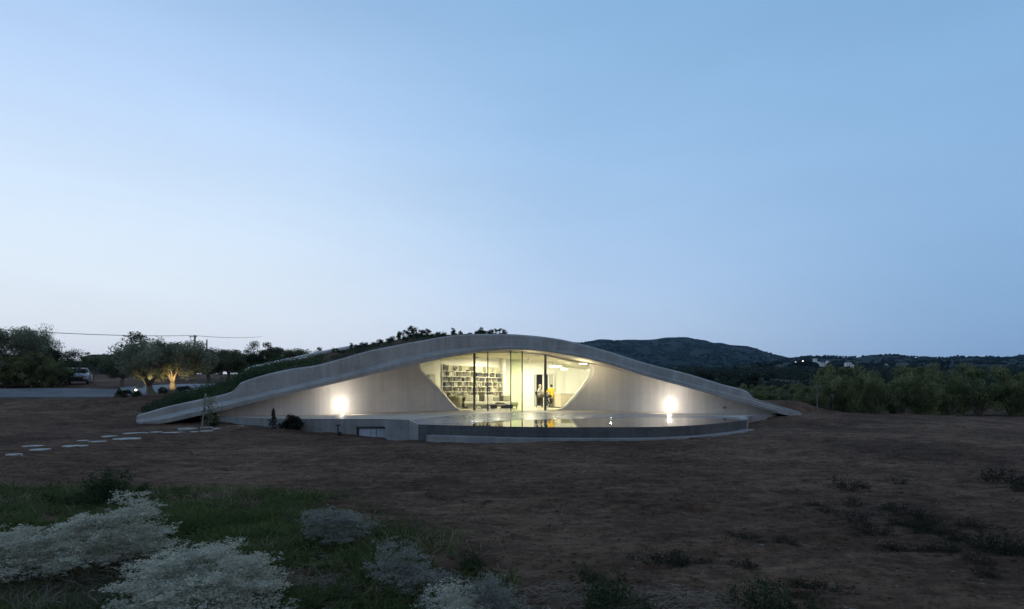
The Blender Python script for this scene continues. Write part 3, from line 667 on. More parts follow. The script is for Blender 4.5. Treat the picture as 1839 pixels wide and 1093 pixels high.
# low ledge at the wall's foot
LZ = .12; led = []
Ad = A[3:-1]
mb = MB(); vs = []
for i, (x, y) in enumerate(Ad):
    a = Vector(Ad[max(i - 1, 0)]); b = Vector(Ad[min(i + 1, len(Ad) - 1)]); t = (b - a).normalized(); nn = Vector((t.y, -t.x))
    lz = LZ; o_ = .38
    vs += [(x + nn.x * o_, y + nn.y * o_, -.5), (x + nn.x * o_, y + nn.y * o_, lz), (x - nn.x * .05, y - nn.y * .05, lz), (x - nn.x * .05, y - nn.y * .05, -.5)]
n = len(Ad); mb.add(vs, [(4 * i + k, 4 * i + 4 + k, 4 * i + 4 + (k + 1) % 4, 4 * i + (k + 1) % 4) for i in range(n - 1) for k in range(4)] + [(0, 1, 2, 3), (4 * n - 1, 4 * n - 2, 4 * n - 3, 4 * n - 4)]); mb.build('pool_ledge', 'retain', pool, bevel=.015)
# wet deck and water
deck_back = plan([(1341, 752.5), (1322, 749), (1250, 745.5), (1150, 742.6), (1040, 741), (938, 740.2), (877, 742.2), (808, 746), (740, 754.4)])
inset = [(x, y + .02) for x, y in A]
mb = MB(); vs, fs = fill(inset + deck_back, .7); mb.add([(x, y, ZT + .004) for x, y in vs], fs); mb.build('wet_deck', 'deck', pool)
wback = plan([(1330, 753.5), (1300, 751.5), (1240, 750.0), (1160, 749.6), (1080, 750.5), (1007, 752.8), (936, 754), (880, 757.5), (848, 760.5)])
iw = dense(plan([(840, 764.3), (905, 766), (968, 767), (1060, 767.3), (1160, 767), (1220, 765.2), (1268, 762.4), (1314, 758), (1336, 754.8)]), 50)
mb = MB(); vs, fs = fill([(x, y + .01) for x, y in iw] + wback, .6); mb.add([(x, y, ZT + .008) for x, y in vs], fs); mb.build('water', 'water', pool)
# raised stone coping of the pool's inner edge
wb = dense(wback, 50); mb = MB(); mb.grid([[(x, y - .02, ZT + .006) for x, y in wb], [(x, y - .02, ZT + .012) for x, y in wb], [(x, y + .22, ZT + .012) for x, y in wb], [(x, y + .22, ZT + .006) for x, y in wb]]); mb.build('coping', 'deck', pool)
# poolside floor lights
for p, y in ((848.5, 759), (1097, 751.6)):
    d = dz(y); lt = thing('floor_light', (X(p, d), d, ZT), 'lit floor lamp at the %s of the pool' % ('left end' if p < 900 else 'inner rim'), 'lamp')
    mb = MB(); mb.lathe([(.06, 0.0), (.06, .03), (.05, .035)], (X(p, d), d, ZT)); mb.build('housing', 'steel', lt)
    mb = MB(); mb.lathe([(.045, .036), (.04, .044), (.02, .048)], (X(p, d), d, ZT)); mb.build('lens', M['floorglow'], lt)
    l = bpy.data.lights.new('floor_light_glow', 'POINT'); l.energy = 2.5; l.color = (1, .95, .85); l.shadow_soft_size = .02; o = bpy.data.objects.new('floor_light_glow', l); COL.objects.link(o); o.parent = lt; o.location = (0, 0, .2)

# ------------------------------------------------------------------ room: lights
def room_light(x, y, z, power, size=.35, col=(1, .945, .70)):
    e = bpy.data.objects.new('ceiling_light', None); COL.objects.link(e); e.parent = house; e.location = Vector((x, y, z)) - house.location
    mb = MB(); mb.lathe([(.10, 0.0), (.13, .0), (.13, .09), (.10, .09)], (x, y, z)); mb.build('housing', 'metalw', e)
    l = bpy.data.lights.new('ceiling_light_beam', 'AREA'); l.energy = power; l.shape = 'DISK'; l.size = size; l.color = col
    o = bpy.data.objects.new('ceiling_light_beam', l); COL.objects.link(o); o.parent = e; o.location = (0, 0, -.02); return o
room_light(-2.2, 36.2, 3.72, 130); room_light(-1.0, 38.6, 3.84, 190); room_light(1.2, 40.2, 3.84, 190); room_light(1.6, 36.4, 3.84, 150)
sp = room_light(3.7, 37.2, 3.62, 700, .3, (1, .96, .80)); sp.data.energy = 1150; sp.rotation_euler = (R(22), R(-40), 0)

# small lit fitting under the soffit at the right corner of the opening
sfl = bpy.data.objects.new('soffit_light', None); COL.objects.link(sfl); sfl.parent = house; c_s = W(1047, 653.2, 33.9); sfl.location = Vector(c_s) - house.location
mb = MB(); mb.box((c_s[0], c_s[1], c_s[2] + .04), (.5, .12, .04)); mb.build('housing', 'metalw', sfl); mb = MB(); mb.box((c_s[0], c_s[1], c_s[2]), (.44, .09, .04)); mb.build('diffuser', M['pendglow'], sfl)
for dx_ in (-.1, -3.2):  # second point light has no fitting, added to warm the soffit further along
    l = bpy.data.lights.new('soffit_glow', 'POINT'); l.energy = 50 if dx_ > -1 else 26; l.color = (1, .84, .5); l.shadow_soft_size = .02; o = bpy.data.objects.new('soffit_glow', l); COL.objects.link(o); o.parent = sfl; o.location = (dx_, -.55, -.32 + (.45 if dx_ < -1 else 0))

# bookshelf
shelf = thing('bookshelf', (SA.x, SA.y, ZT), 'long cream bookshelf filling the left wall of the lit room, packed with books', 'bookshelf')
sang = math.atan2(us.y, us.x); SL = (SB - SA).length
def sp3(u, depth, z):   # along, in front(-)/behind(+) the front edge, height above floor
    p = SA + us * u - ns * depth; return (p.x, p.y, ZT + z)
cream = mat('cream_shelf_board', (.50, .47, .36), (.56, .53, .41), 3, .6)
HT = [.06, .42, .78, 1.12, 1.47, 1.80, 2.12, 2.46]
for h in HT:
    mb = MB(); mb.box(sp3(SL / 2, .17, h), (SL, .34, .035), sang); mb.build('shelf_board', cream, shelf)
mb = MB(); mb.box(sp3(SL / 2, .355, 1.43), (SL, .02, 2.86), sang); mb.build('back_panel', mat('shelf_back', (.42, .39, .28), (.48, .45, .33), 3, .7), shelf)
mb = MB(); mb.box(sp3(-.03, .17, 1.43), (.05, .36, 2.86), sang); mb.build('side_panel', cream, shelf)
mb = MB(); mb.box(sp3(SL + .03, .17, 1.3), (.05, .36, 2.6), sang); mb.build('side_panel', cream, shelf)
rs = random.Random(5); cells = []
for r in range(len(HT) - 1):
    u = 0; cuts = [0]
    while u < SL - .9: u += rs.uniform(.55, .95); cuts.append(u)
    cuts.append(SL)
    for k, cu in enumerate(cuts):
        if 0 < cu < SL: mb = MB(); mb.box(sp3(cu, .17, (HT[r] + HT[r + 1]) / 2), (.03, .33, HT[r + 1] - HT[r] - .035), sang); mb.build('divider', cream, shelf)
        if k: cells.append((r, cuts[k - 1] + .02, cu - .02))
for cu in (.62, 1.9, 3.1, 4.4, 5.4):
    mb = MB(); mb.box(sp3(cu, .19, 2.66), (.03, .28, .36), sang); mb.build('divider', cream, shelf)
bookm = [mat('book_cover', c, rough=.6) for c in ((.03, .03, .035), (.06, .045, .035), (.13, .11, .09), (.42, .39, .31), (.55, .52, .42), (.11, .08, .055), (.07, .075, .075), (.16, .15, .10))]
bmesh_c = {}
def item(name, mesh, m, loc, rz, label, cat, group, ry=0):
    o = bpy.data.objects.new(name, mesh); COL.objects.link(o); o.location = loc; o.rotation_euler = (0, ry, rz); return tag(o, label, cat, group)
def book_mesh(k, v):
    key = (k, v)
    if key not in bmesh_c:
        w_, h_, d_ = ((.035, .24, .17), (.05, .27, .2), (.028, .21, .15), (.045, .23, .18))[v]
        mb = MB(); mb.box((0, 0, h_ / 2), (w_, d_, h_)); mb.box((0, .004, h_ + .0), (w_ * .8, d_ * .96, .006))
        me = bpy.data.meshes.new('book'); me.from_pydata(mb.v, [], mb.f); me.materials.append(bookm[k]); bmesh_c[key] = (me, w_, h_)
    return bmesh_c[key]
nb_ = 0
for (r, a, b) in cells:
    z = HT[r] + .019; kind = rs.random()
    if r <= 1 and a < 4.4: continue                     # hidden behind the sofa
    if kind < .58 and nb_ < 200:
        u = a + rs.choice((0, 0, .1)); stop = a + (b - a) * rs.uniform(.55, 1.0)
        dark = rs.random() < .55
        while u < stop - .06:
            k = rs.choice((0, 0, 1, 2, 5, 6, 7) if dark else (0, 2, 3, 3, 4, 4, 5)); me, w_, h_ = book_mesh(k, rs.randrange(4)); u += w_ / 2
            item('book', me, None, sp3(u, .14, z), sang, 'small book standing in the long cream bookshelf', 'book', 'books in the bookshelf', rs.choice((0, 0, 0, .12))); nb_ += 1; u += w_ / 2 + .006
    elif kind < .72:
        wd = min(.36, b - a - .06); mb = MB(); mb.box((0, 0, .12), (wd, .26, .24)); mb.box((0, -.132, .12), (wd * .3, .01, .03)); me = bpy.data.meshes.new('storage_box'); me.from_pydata(mb.v, [], mb.f); me.materials.append(bookm[rs.choice((0, 0, 1, 6))])
        item('storage_box', me, None, sp3((a + b) / 2, .16, z), sang, 'dark storage box filling a compartment of the bookshelf', 'box', 'boxes in the bookshelf')
    elif kind < .86:
        mb = MB(); s_ = rs.uniform(.8, 1.15); mb.lathe([(.05 * s_, 0), (.09 * s_, .06), (.10 * s_, .11), (.06 * s_, .18), (.035 * s_, .21), (.045 * s_, .23)], n=10); me = bpy.data.meshes.new('vase'); me.from_pydata(mb.v, [], mb.f); me.materials.append(bookm[rs.choice((1, 2, 7))])
        item('vase', me, None, sp3((a + b) / 2, .15, z), sang, 'small round vase standing in a bookshelf compartment', 'vase', 'vases in the bookshelf')
# ornaments along the top board
for u, h_, kk, lab, nm in ((.28, .42, 0, 'dark slender figurine at the left end of the top shelf', 'figurine'), (1.35, .34, 2, 'brown branching ornament on the top shelf', 'ornament'), (2.6, .10, 1, 'low dark bowl on the top shelf beside the column', 'bowl')):
    mb = MB()
    if nm == 'figurine': mb.lathe([(.07, 0), (.05, .1), (.075, .22), (.04, .31), (.055, .36), (.02, .42)], n=8)
    elif nm == 'ornament':
        for k in range(7): mb.tube([(0, 0, 0), (rs.uniform(-.12, .12), rs.uniform(-.05, .05), .17), (rs.uniform(-.26, .26), rs.uniform(-.08, .08), rs.uniform(.2, .36))], [.035, .03, .015], 5)
    else: mb.lathe([(.05, 0), (.12, .05), (.15, .09), (.13, .09)], n=12)
    me = bpy.data.meshes.new(nm); me.from_pydata(mb.v, [], mb.f); me.materials.append(bookm[kk]); item(nm, me, None, sp3(u, .16, HT[-1] + .019), sang, lab, nm, None)
mb = MB(); mb.tube([sp3(1.05 + .34 * math.cos(t), .05, 2.29 - .1 + .1 * math.cos(2 * t) * .3 + .12 * abs(math.sin(t)) * 0) for t in np.linspace(0, math.pi, 2)], .03)
pl = thing('driftwood', sp3(1.2, .12, HT[6] + .019), 'curved pale driftwood piece lying in the second row of the bookshelf', 'ornament')
mb = MB(); mb.tube([sp3(1.2 + .32 * math.cos(t), .12, HT[6] + .25 - .22 * math.sin(t)) for t in np.linspace(.1, math.pi - .1, 9)], [.02, .035, .045, .05, .05, .045, .04, .03, .02], 7); mb.build('wood', mat('pale_driftwood', (.5, .42, .3)), pl, True)

# sofa, cushions, armchair, low table
linen = mat('grey_beige_linen', (.34, .33, .26), (.42, .40, .32), 9, .9, .3, 60); linen2 = mat('pale_linen', (.52, .50, .42), (.6, .58, .48), 9, .9, .3, 60); olivef = mat('olive_grey_upholstery', (.20, .19, .11), (.26, .245, .15), 9, .9, .3, 60); darkc = mat('charcoal_fabric', (.05, .05, .045), (.08, .08, .07), 9, .9)
def soft(mb_c, size, name, m, par, bev=.07, rz=0, ry=0, rx=0):
    bm = bmesh.new(); bmesh.ops.create_cube(bm, size=1)
    for v in bm.verts: v.co = Vector((v.co.x * size[0], v.co.y * size[1], v.co.z * size[2]))
    bmesh.ops.bevel(bm, geom=bm.edges[:], offset=min(bev, min(size) * .45), segments=3, affect='EDGES', profile=.6)
    q = Matrix.Rotation(rz, 4, 'Z') @ Matrix.Rotation(rx, 4, 'X') @ Matrix.Rotation(ry, 4, 'Y'); off = wloc(par)
    for v in bm.verts: v.co = q @ v.co + Vector(mb_c) - off
    me = bpy.data.meshes.new(name); bm.to_mesh(me); bm.free(); return link(name, me, m, par, True)
sofa = thing('sofa', (-1.5, 37.6, ZT), 'long low grey beige sofa standing in front of the bookshelf', 'sofa')
for xa, xb in ((-3.15, -1.35), (-1.33, .42)): soft(((xa + xb) / 2, 37.6, ZT + .36), (xb - xa, .95, .22), 'seat', linen2, sofa)
mb = MB(); mb.box((-1.37, 37.6, ZT + .2), (3.5, .85, .08)); mb.build('base', linen, sofa)
for x in (-3.0, -1.4, .3):
    for y in (37.25, 37.95): mb = MB(); mb.box((x, y, ZT + .085), (.05, .05, .16)); mb.build('leg', 'steel', sofa)
for xa, xb in ((-2.9, -1.9), (-1.7, -.7)): soft(((xa + xb) / 2, 38.0, ZT + .62), (xb - xa, .22, .44), 'backrest', linen, sofa, .09, 0, 0, R(-10))
for x, y, m, sz, lab in ((-2.45, 37.75, linen2, .46, 'pale square cushion on the left half of the sofa'), (-2.0, 37.78, darkc, .36, 'dark cushion between the pale ones on the sofa'), (-1.55, 37.75, linen2, .50, 'wide pale cushion in the middle of the sofa'), (-.62, 37.76, darkc, .38, 'charcoal cushion towards the right of the sofa'), (-.35, 37.72, linen, .42, 'grey beige cushion at the right of the sofa'), (-2.82, 37.7, linen, .48, 'leaning grey cushion at the left end of the sofa')):
    cu = soft((x, y, ZT + .68), (sz * 1.15, .15, sz), 'cushion', m, None, .07, rs.uniform(-.15, .15), rs.uniform(-.15, .15), R(-14)); tag(cu, lab, 'cushion', 'cushions on the sofa')
arm = thing('armchair', (-3.65, 36.0, ZT), 'olive grey tub armchair with its rounded back to the glass', 'armchair')
mb = MB(); rows = []
for z, rr in ((.14, .40), (.3, .46), (.62, .47), (.86, .45), (.88, .41), (.62, .38), (.42, .36)):
    rows.append([(-3.65 + rr * math.cos(t) * 1.0, 36.0 + rr * math.sin(t), ZT + z) for t in np.linspace(R(150), R(400), 22)])
mb.grid(rows); mb.build('backrest', olivef, arm, True)
soft((-3.65, 36.02, ZT + .36), (.74, .72, .2), 'seat', olivef, arm); 
for a in (45, 135, 225, 315): mb = MB(); mb.tube([(-3.65 + .3 * math.cos(R(a)), 36 + .3 * math.sin(R(a)), ZT + .005), (-3.65 + .28 * math.cos(R(a)), 36 + .28 * math.sin(R(a)), ZT + .2)], .02, 6); mb.build('leg', 'steel', arm)
tb = thing('low_table', (-1.1, 35.9, ZT), 'long low white table with an open shelf, in front of the sofa', 'table')
mb = MB(); mb.box((-1.1, 35.9, ZT + .35), (2.5, .6, .04)); mb.build('tabletop', 'metalw', tb, bevel=.005)
mb = MB(); mb.box((-1.1, 35.9, ZT + .07), (2.44, .56, .03)); mb.build('shelf', 'metalw', tb)
for x in (-2.32, -1.5, -.7, .12):
    for y in (35.65, 36.15): mb = MB(); mb.box((x, y, ZT + .17), (.03, .03, .33)); mb.build('leg', 'metalw', tb)
for x, sx, h_, m, lab in ((-1.15, .42, .22, bookm[1], 'brown wicker box under the white low table, left of the dark pair'), (-.55, .3, .16, bookm[0], 'small black box under the white low table'), (-.2, .5, .22, bookm[1], 'large brown wicker box under the right end of the white low table'), (-1.75, .4, .18, bookm[4], 'cream box under the left half of the white low table')):
    mb = MB(); mb.box((x, 35.9, ZT + .087 + h_ / 2), (sx, .36, h_)); mb.box((x, 35.715, ZT + .09 + h_ * .6), (sx * .3, .015, .03)); tag(mb.build('storage_box', m, None, bevel=.01), lab, 'box')
mb = MB(); mb.box((-.75, 35.9, ZT + .40), (.65, .4, .05)); mb.box((-.75, 35.9, ZT + .445), (.5, .35, .035)); tag(mb.build('magazine_stack', bookm[1], None), 'flat dark magazines lying on the white low table', 'magazines')
vs_ = MB(); vs_.lathe([(.04, 0), (.07, .05), (.05, .12), (.03, .16)], (-.05, 35.9, ZT + .372)); tag(vs_.build('vase', 'metalw', None, True), 'small white vase on the right end of the white low table', 'vase')

# kitchen island, dining table, stools, pendants
isl = thing('kitchen_island', (3.9, 39, ZT), 'beige kitchen island behind the person in yellow', 'counter')
q0 = (X(1007, 38.2), 38.2); q1 = (5.35, 38.0); q2 = (5.2, 40.9); q3 = (X(986, 40.8), 40.8)
mb = MB(); mb.prism([q0, q1, q2, q3], ZT + .08, ZT + .98); mb.build('cabinet', mat('pale_cabinet', (.62, .55, .42), (.68, .6, .47), 2, .5), isl)
mb = MB(); c0 = ((q0[0] + q2[0]) / 2, (q0[1] + q2[1]) / 2); mb.prism([(c0[0] + (p[0] - c0[0]) * 1.02, c0[1] + (p[1] - c0[1]) * 1.02) for p in (q0, q1, q2, q3)], ZT + .98, ZT + 1.02); mb.build('worktop', 'metalw', isl)
mb = MB(); mb.prism([(c0[0] + (p[0] - c0[0]) * .96, c0[1] + (p[1] - c0[1]) * .96) for p in (q0, q1, q2, q3)], ZT + .005, ZT + .08); mb.build('plinth', 'steel', isl)
tab = thing('dining_table', (2.5, 40.1, ZT), 'small white bar table between the two seated people', 'table')
mb = MB(); mb.box((2.42, 40.15, ZT + .98), (.62, .55, .05)); mb.build('tabletop', 'metalw', tab, bevel=.006)
mb = MB(); mb.box((2.42, 40.15, ZT + .88), (.54, .47, .14)); mb.build('apron', linen2, tab)
for sx in (-1, 1):
    for sy in (-1, 1): mb = MB(); mb.tube([(2.42 + sx * .26, 40.15 + sy * .22, ZT + .006), (2.42 + sx * .24, 40.15 + sy * .2, ZT + .82)], .018, 6); mb.build('leg', 'steel', tab)
def stool(x, y, label, dark=False):
    s = thing('bar_stool', (x, y, ZT), label, 'stool')
    mb = MB(); mb.lathe([(.17, .66), (.19, .68), (.19, .70), (.15, .715)], (x, y, ZT)); mb.build('seat', 'black' if dark else linen2, s, True)
    for k in range(4):
        a = R(45 + 90 * k); mb = MB(); mb.tube([(x + .27 * math.cos(a), y + .27 * math.sin(a), ZT + .005), (x + .14 * math.cos(a), y + .14 * math.sin(a), ZT + .67)], .014, 6); mb.build('leg', 'steel', s)
    mb = MB(); n = 4; pts = [(x + .22 * math.cos(R(45 + 90 * k)), y + .22 * math.sin(R(45 + 90 * k)), ZT + .25) for k in range(5)]; mb.tube(pts, .011, 5); mb.build('footrest', 'steel', s)
    if dark: soft((x - .2, y, ZT + .9), (.07, .40, .42), 'backrest', 'black', s, .03, 0, R(-12))
    return s
SWX, SWY = X(968.3, 39.9), 39.9; SYX, SYY = X(990.6, 39.7), 39.7
stool(SWX, SWY, 'black bar stool carrying the fair haired person in striped top', True); stool(SYX, SYY, 'bar stool carrying the person in yellow, in front of the island')
for p, y, d, w_ in ((997.3, 657.6, 38.2, .39), (1013.5, 662.3, 38.9, .22)):
    c = W(p, y, d); top = 3.95; lt = thing('pendant_lamp', (c[0], c[1], c[2]), ('wide' if w_ > .3 else 'smaller') + ' lit white disc pendant lamp hanging over the dining corner' if w_ > .3 else 'smaller and lower of the two lit white pendant lamps', 'lamp')
    mb = MB(); mb.lathe([(w_ * .98, .04), (w_, .02), (w_, -.035), (w_ * .9, -.045)], c, 24); mb.build('lamp_shade', M['pendglow'], lt, True)
    mb = MB(); mb.lathe([(w_ * .9, .045), (w_ * .3, .06), (.04, .075)], c, 24); mb.build('cap', 'metalw', lt, True)
    for dx in ((-.2, .16) if w_ > .3 else (0,)): mb = MB(); mb.tube([(c[0] + dx, c[1], c[2] + .05), (c[0] + dx * .6, c[1], top)], .008, 5); mb.build('cord', 'steel', lt)
    l = bpy.data.lights.new('pendant_light', 'POINT'); l.energy = 45 if w_ > .3 else 25; l.color = (1, .95, .72); l.shadow_soft_size = .15; o = bpy.data.objects.new('pendant_light', l); COL.objects.link(o); o.parent = lt; o.location = (0, 0, -.22)

# ------------------------------------------------------------------ people
def fuse(name, chains, balls, voxel, m, parent, smooth_it=3):
    mb = MB()
    for pts, rad in chains:
        mb.tube(pts, rad, 10)
        for p, r in zip(pts, rad if isinstance(rad, (list, tuple)) else [rad] * len(pts)): mb.ball(p, r * .99, 10, 6)
    for c, r in balls: mb.ball(c, r, 14, 10)
    o = mb.build(name, m, None); o.parent = None
    md = o.modifiers.new('fuse', 'REMESH'); md.mode = 'VOXEL'; md.voxel_size = voxel
    sm = o.modifiers.new('soft', 'SMOOTH'); sm.iterations = smooth_it; sm.factor = .5
    dg = bpy.context.evaluated_depsgraph_get(); me = bpy.data.meshes.new_from_object(o.evaluated_get(dg)); old = o.data; bpy.data.objects.remove(o); bpy.data.meshes.remove(old)
    if not me.materials: me.materials.append(m if not isinstance(m, str) else M[m])
    off = wloc(parent)
    co = np.empty(len(me.vertices) * 3, np.float32); me.vertices.foreach_get('co', co); co = co.reshape(-1, 3) - np.array(off[:], np.float32); me.vertices.foreach_set('co', co.ravel()); me.update()
    o = bpy.data.objects.new(name, me); COL.objects.link(o); o.parent = parent; me.polygons.foreach_set('use_smooth', [True] * len(me.polygons)); return o
def hand(base, direc, side, palm_n):
    """five unequal bent fingers from a palm at base; returns chains"""
    d = Vector(direc).normalized(); s = Vector(side).normalized(); nrm_ = Vector(palm_n).normalized(); b = Vector(base); ch = [([b, b + d * .05, b + d * .085], [.026, .032, .034])]
    for k, (o_, ln) in enumerate(((-.027, .062), (-.009, .075), (.009, .07), (.027, .055))):
        p0 = b + d * .085 + s * o_; p1 = p0 + d * ln * .55 + nrm_ * .008; p2 = p1 + d * ln * .4 + nrm_ * .025; ch.append(([b + d * .05 + s * o_ * .6, p0, p1, p2], [.012, .0105, .0095, .008]))
    p0 = b + d * .03 - s * .03; ch.append(([b + d * .02, p0, p0 + d * .035 - s * .022 + nrm_ * .012, p0 + d * .06 - s * .02 + nrm_ * .025], [.014, .013, .0115, .009])); return ch
skin = mat('skin', (.55, .36, .26), rough=.55)
def head_parts(c, face, tilt):
    """ellipsoid skull, jaw, nose, ears, neck base; face is a unit vector"""
    f = Vector(face).normalized(); s = f.cross(Vector((0, 0, 1))).normalized(); c = Vector(c); u = Vector((0, 0, 1))
    b = [(c + u * .035, (.080, .088, .095)), (c - u * .045 + f * .022, (.062, .066, .075)), (c + f * .098 - u * .012, (.014, .014, .02)), (c + f * .088 - u * .052, (.024, .018, .010)), (c + f * .08 + u * .022 + s * .032, (.017, .012, .012)), (c + f * .08 + u * .022 - s * .032, (.017, .012, .012))]
    b += [(c + s * .082, (.014, .022, .034)), (c - s * .082, (.014, .022, .034))]; return b, f, s
def person(x, y, hipz, lean, face, label, shirt_m, leg_m, hair_m, hair_long, knees, ankles, hands_t, head_off, shoe_m, shl=(1, 0)):
    p = thing('person', (x, y, ZT), label, 'person')
    up = Vector(lean).normalized(); hip = Vector((x, y, ZT + hipz)); chest = hip + up * .36; neck = hip + up * .54; hd = Vector((x, y, ZT + hipz)) + up * .60 + Vector(head_off) + Vector((0, 0, .10))
    sh = Vector((shl[0], shl[1], 0)).normalized(); sl = neck - sh * .185 - up * .05; sr = neck + sh * .185 - up * .05
    hl = hip - sh * .10; hr = hip + sh * .10
    el_ = [s_ + (Vector(h) - s_) * .5 + Vector((0, 0, -.10)) + o_ for s_, h, o_ in ((sl, hands_t[0], -sh * .07), (sr, hands_t[1], sh * .07))]
    ch = [([hip, hip + up * .18, chest, neck - up * .04], [.135, .12, .145, .09]), ([hip - sh * .06, hip + sh * .06], [.125, .125]), ([chest - sh * .09, chest + sh * .09], [.12, .12]), ([sl, neck - up * .03, sr], [.062, .075, .062]), ([neck - up * .05, hd - Vector((0, 0, .06))], [.055, .05])]
    arms = []; hands_c = []
    for s_, e_, h in ((sl, el_[0], hands_t[0]), (sr, el_[1], hands_t[1])):
        h = Vector(h); arms.append(([s_, s_ * .5 + e_ * .5, e_, e_ * .4 + h * .6, h], [.058, .05, .043, .04, .028]))
        dd = (h - e_).normalized(); sd = dd.cross(Vector((0, 0, 1))).normalized(); hands_c += hand(h, dd, sd, (0, 0, -1))
    legs = []; feet = []
    for h, k, a, f in ((hl, knees[0], ankles[0], ankles[2]), (hr, knees[1], ankles[1], ankles[3])):
        k = Vector(k); a = Vector(a); f = Vector(f); legs.append(([h, h * .5 + k * .5, k, k * .6 + a * .4, a], [.095, .082, .062, .058, .042])); feet.append(([a, a * .5 + f * .5 - Vector((0, 0, .035)), f], [.045, .042, .03]))
    hb, ff, ss = head_parts(hd, face, 0)
    fuse('body', ch + arms + hands_c + legs + feet, hb, .011, skin, p, 2)
    g = lambda L, e: [(pts, [r + e for r in rr]) for pts, rr in L]
    sleeves = [(a[0][:4], a[1][:4]) for a in arms]
    fuse('shirt', g(ch[:4], .016) + g(sleeves, .016), [], .016, shirt_m, p, 2)
    fuse('trousers', g([([hl, hr], [.12, .12])], .02) + g([(l[0], l[1]) for l in legs], .014), [], .016, leg_m, p, 2)
    for f in feet: fuse('shoe', g([f], .008), [], .014, shoe_m, p, 1)
    hbz = [(hd + Vector((0, 0, .06)) - ff * .018, (.092, .098, .088))]
    if hair_long: hbz += [(hd - ff * .06 - Vector((0, 0, .03)), (.085, .075, .11)), (hd - ff * .05 + ss * .05 - Vector((0, 0, .06)), (.05, .05, .1)), (hd - ff * .05 - ss * .05 - Vector((0, 0, .06)), (.05, .05, .1))]
    else: hbz += [(hd - ff * .05 + Vector((0, 0, .0)), (.084, .06, .075))]
    fuse('hair', [], hbz, .012, hair_m, p, 2)
    for k in (-1, 1):
        e = MB(); e.ball(hd + ff * .093 + Vector((0, 0, .018)) + ss * .032 * k, .009, 6, 5); e.build('eye', 'black', p)
    return p
stripe = bpy.data.materials.new('striped_cloth'); stripe.use_nodes = True
_t = stripe.node_tree; _w = _t.nodes.new('ShaderNodeTexWave'); _w.inputs['Scale'].default_value = 6.5; _w.inputs['Distortion'].default_value = 2.5; _w.bands_direction = 'DIAGONAL'; _tx = _t.nodes.new('ShaderNodeTexCoord'); _t.links.new(_tx.outputs['Object'], _w.inputs[0]); _r = _t.nodes.new('ShaderNodeValToRGB'); _t.links.new(_w.outputs[1], _r.inputs[0])
_r.color_ramp.elements[0].position = .25; _r.color_ramp.elements[0].color = (.05, .05, .045, 1); _r.color_ramp.elements[1].position = .5; _r.color_ramp.elements[1].color = (.62, .6, .52, 1); _t.links.new(_r.outputs[0], _t.nodes['Principled BSDF'].inputs[0])
hz = .80
person(SWX, SWY, hz, (.05, 0, 1), (.9, -.45, 0), 'person with short fair hair in a striped top and dark trousers, seated facing right', stripe, mat('taupe_trousers', (.10, .085, .065)), mat('fair_hair', (.42, .36, .22)), False,
       [(SWX + .42, SWY - .12, ZT + hz - .02), (SWX + .40, SWY + .1, ZT + hz + .05)], [(SWX + .36, SWY - .12, ZT + .33), (SWX + .50, SWY - .05, ZT + .40), (SWX + .50, SWY - .14, ZT + .27), (SWX + .66, SWY - .1, ZT + .34)],
       [(SWX + .34, SWY - .16, ZT + hz + .12), (SWX + .42, SWY + .12, ZT + hz + .2)], (.04, 0, 0), 'metalw', (.15, -1))
person(SYX, SYY, hz, (-.02, .10, 1), (-.5, .8, 0), 'person with dark hair in a yellow shirt, seated with back to the glass', mat('yellow_cotton', (.72, .45, .02), (.8, .52, .03), 5, .8), mat('dark_trousers', (.035, .028, .022)), mat('dark_hair', (.03, .022, .018)), False,
       [(SYX - .36, SYY + .16, ZT + hz - .04), (SYX - .10, SYY + .36, ZT + hz - .04)], [(SYX - .22, SYY - .02, ZT + .34), (SYX - .02, SYY + .12, ZT + .36), (SYX - .36, SYY + .02, ZT + .28), (SYX - .1, SYY + .26, ZT + .3)],
       [(SYX - .38, SYY + .34, ZT + 1.06), (SYX - .12, SYY + .42, ZT + 1.06)], (-.01, .03, 0), 'black', (.85, .5))

# ------------------------------------------------------------------ plants
def crown_pts(rng, n, nclump, rad, clump_r, shell=.55, flat=.0, top_bias=0.0):
    """leaf centres in many uneven clumps through an ellipsoid"""
    d = unit(rng.normal(size=(nclump, 3))); r = shell + (1 - shell) * rng.random(nclump)**.7; r *= rng.uniform(.72, 1.12, nclump)
    cc = d * r[:, None] * np.array(rad); 
    if flat: cc[:, 2] = np.maximum(cc[:, 2], -rad[2] * flat)
    k = rng.integers(0, nclump, n); g = rng.normal(size=(n, 3)); g = unit(g) * (rng.random(n)**.5)[:, None]
    cr = rng.uniform(.6, 1.35, nclump)
    p = cc[k] + g * clump_r * cr[k][:, None] * np.array([1, 1, .8]); return p, cc
def limbs(mb, rng, base, crown_c, cc, r0, n=7, fork=.45, bend=.18):
    b = Vector(base); c = Vector(crown_c); f = b.lerp(c, fork); f.x += rng.uniform(-bend, bend); f.y += rng.uniform(-bend, bend)
    m1 = b.lerp(f, .5) + Vector((rng.uniform(-bend, bend) * .5, 0, 0))
    mb.tube([b - Vector((0, 0, .15)), b + Vector((0, 0, .05)), m1, f], [r0 * 1.5, r0 * 1.2, r0 * .9, r0 * .75], 9)
    for i in rng.permutation(len(cc))[:n]:
        e = Vector(cc[i]) + c; m = f.lerp(e, .5) + Vector((rng.uniform(-.2, .2), rng.uniform(-.2, .2), rng.uniform(-.05, .25))) * (e - f).length * .5
        mb.tube([f, f.lerp(m, .5), m, e], [r0 * .5, r0 * .38, r0 * .25, r0 * .08], 6)
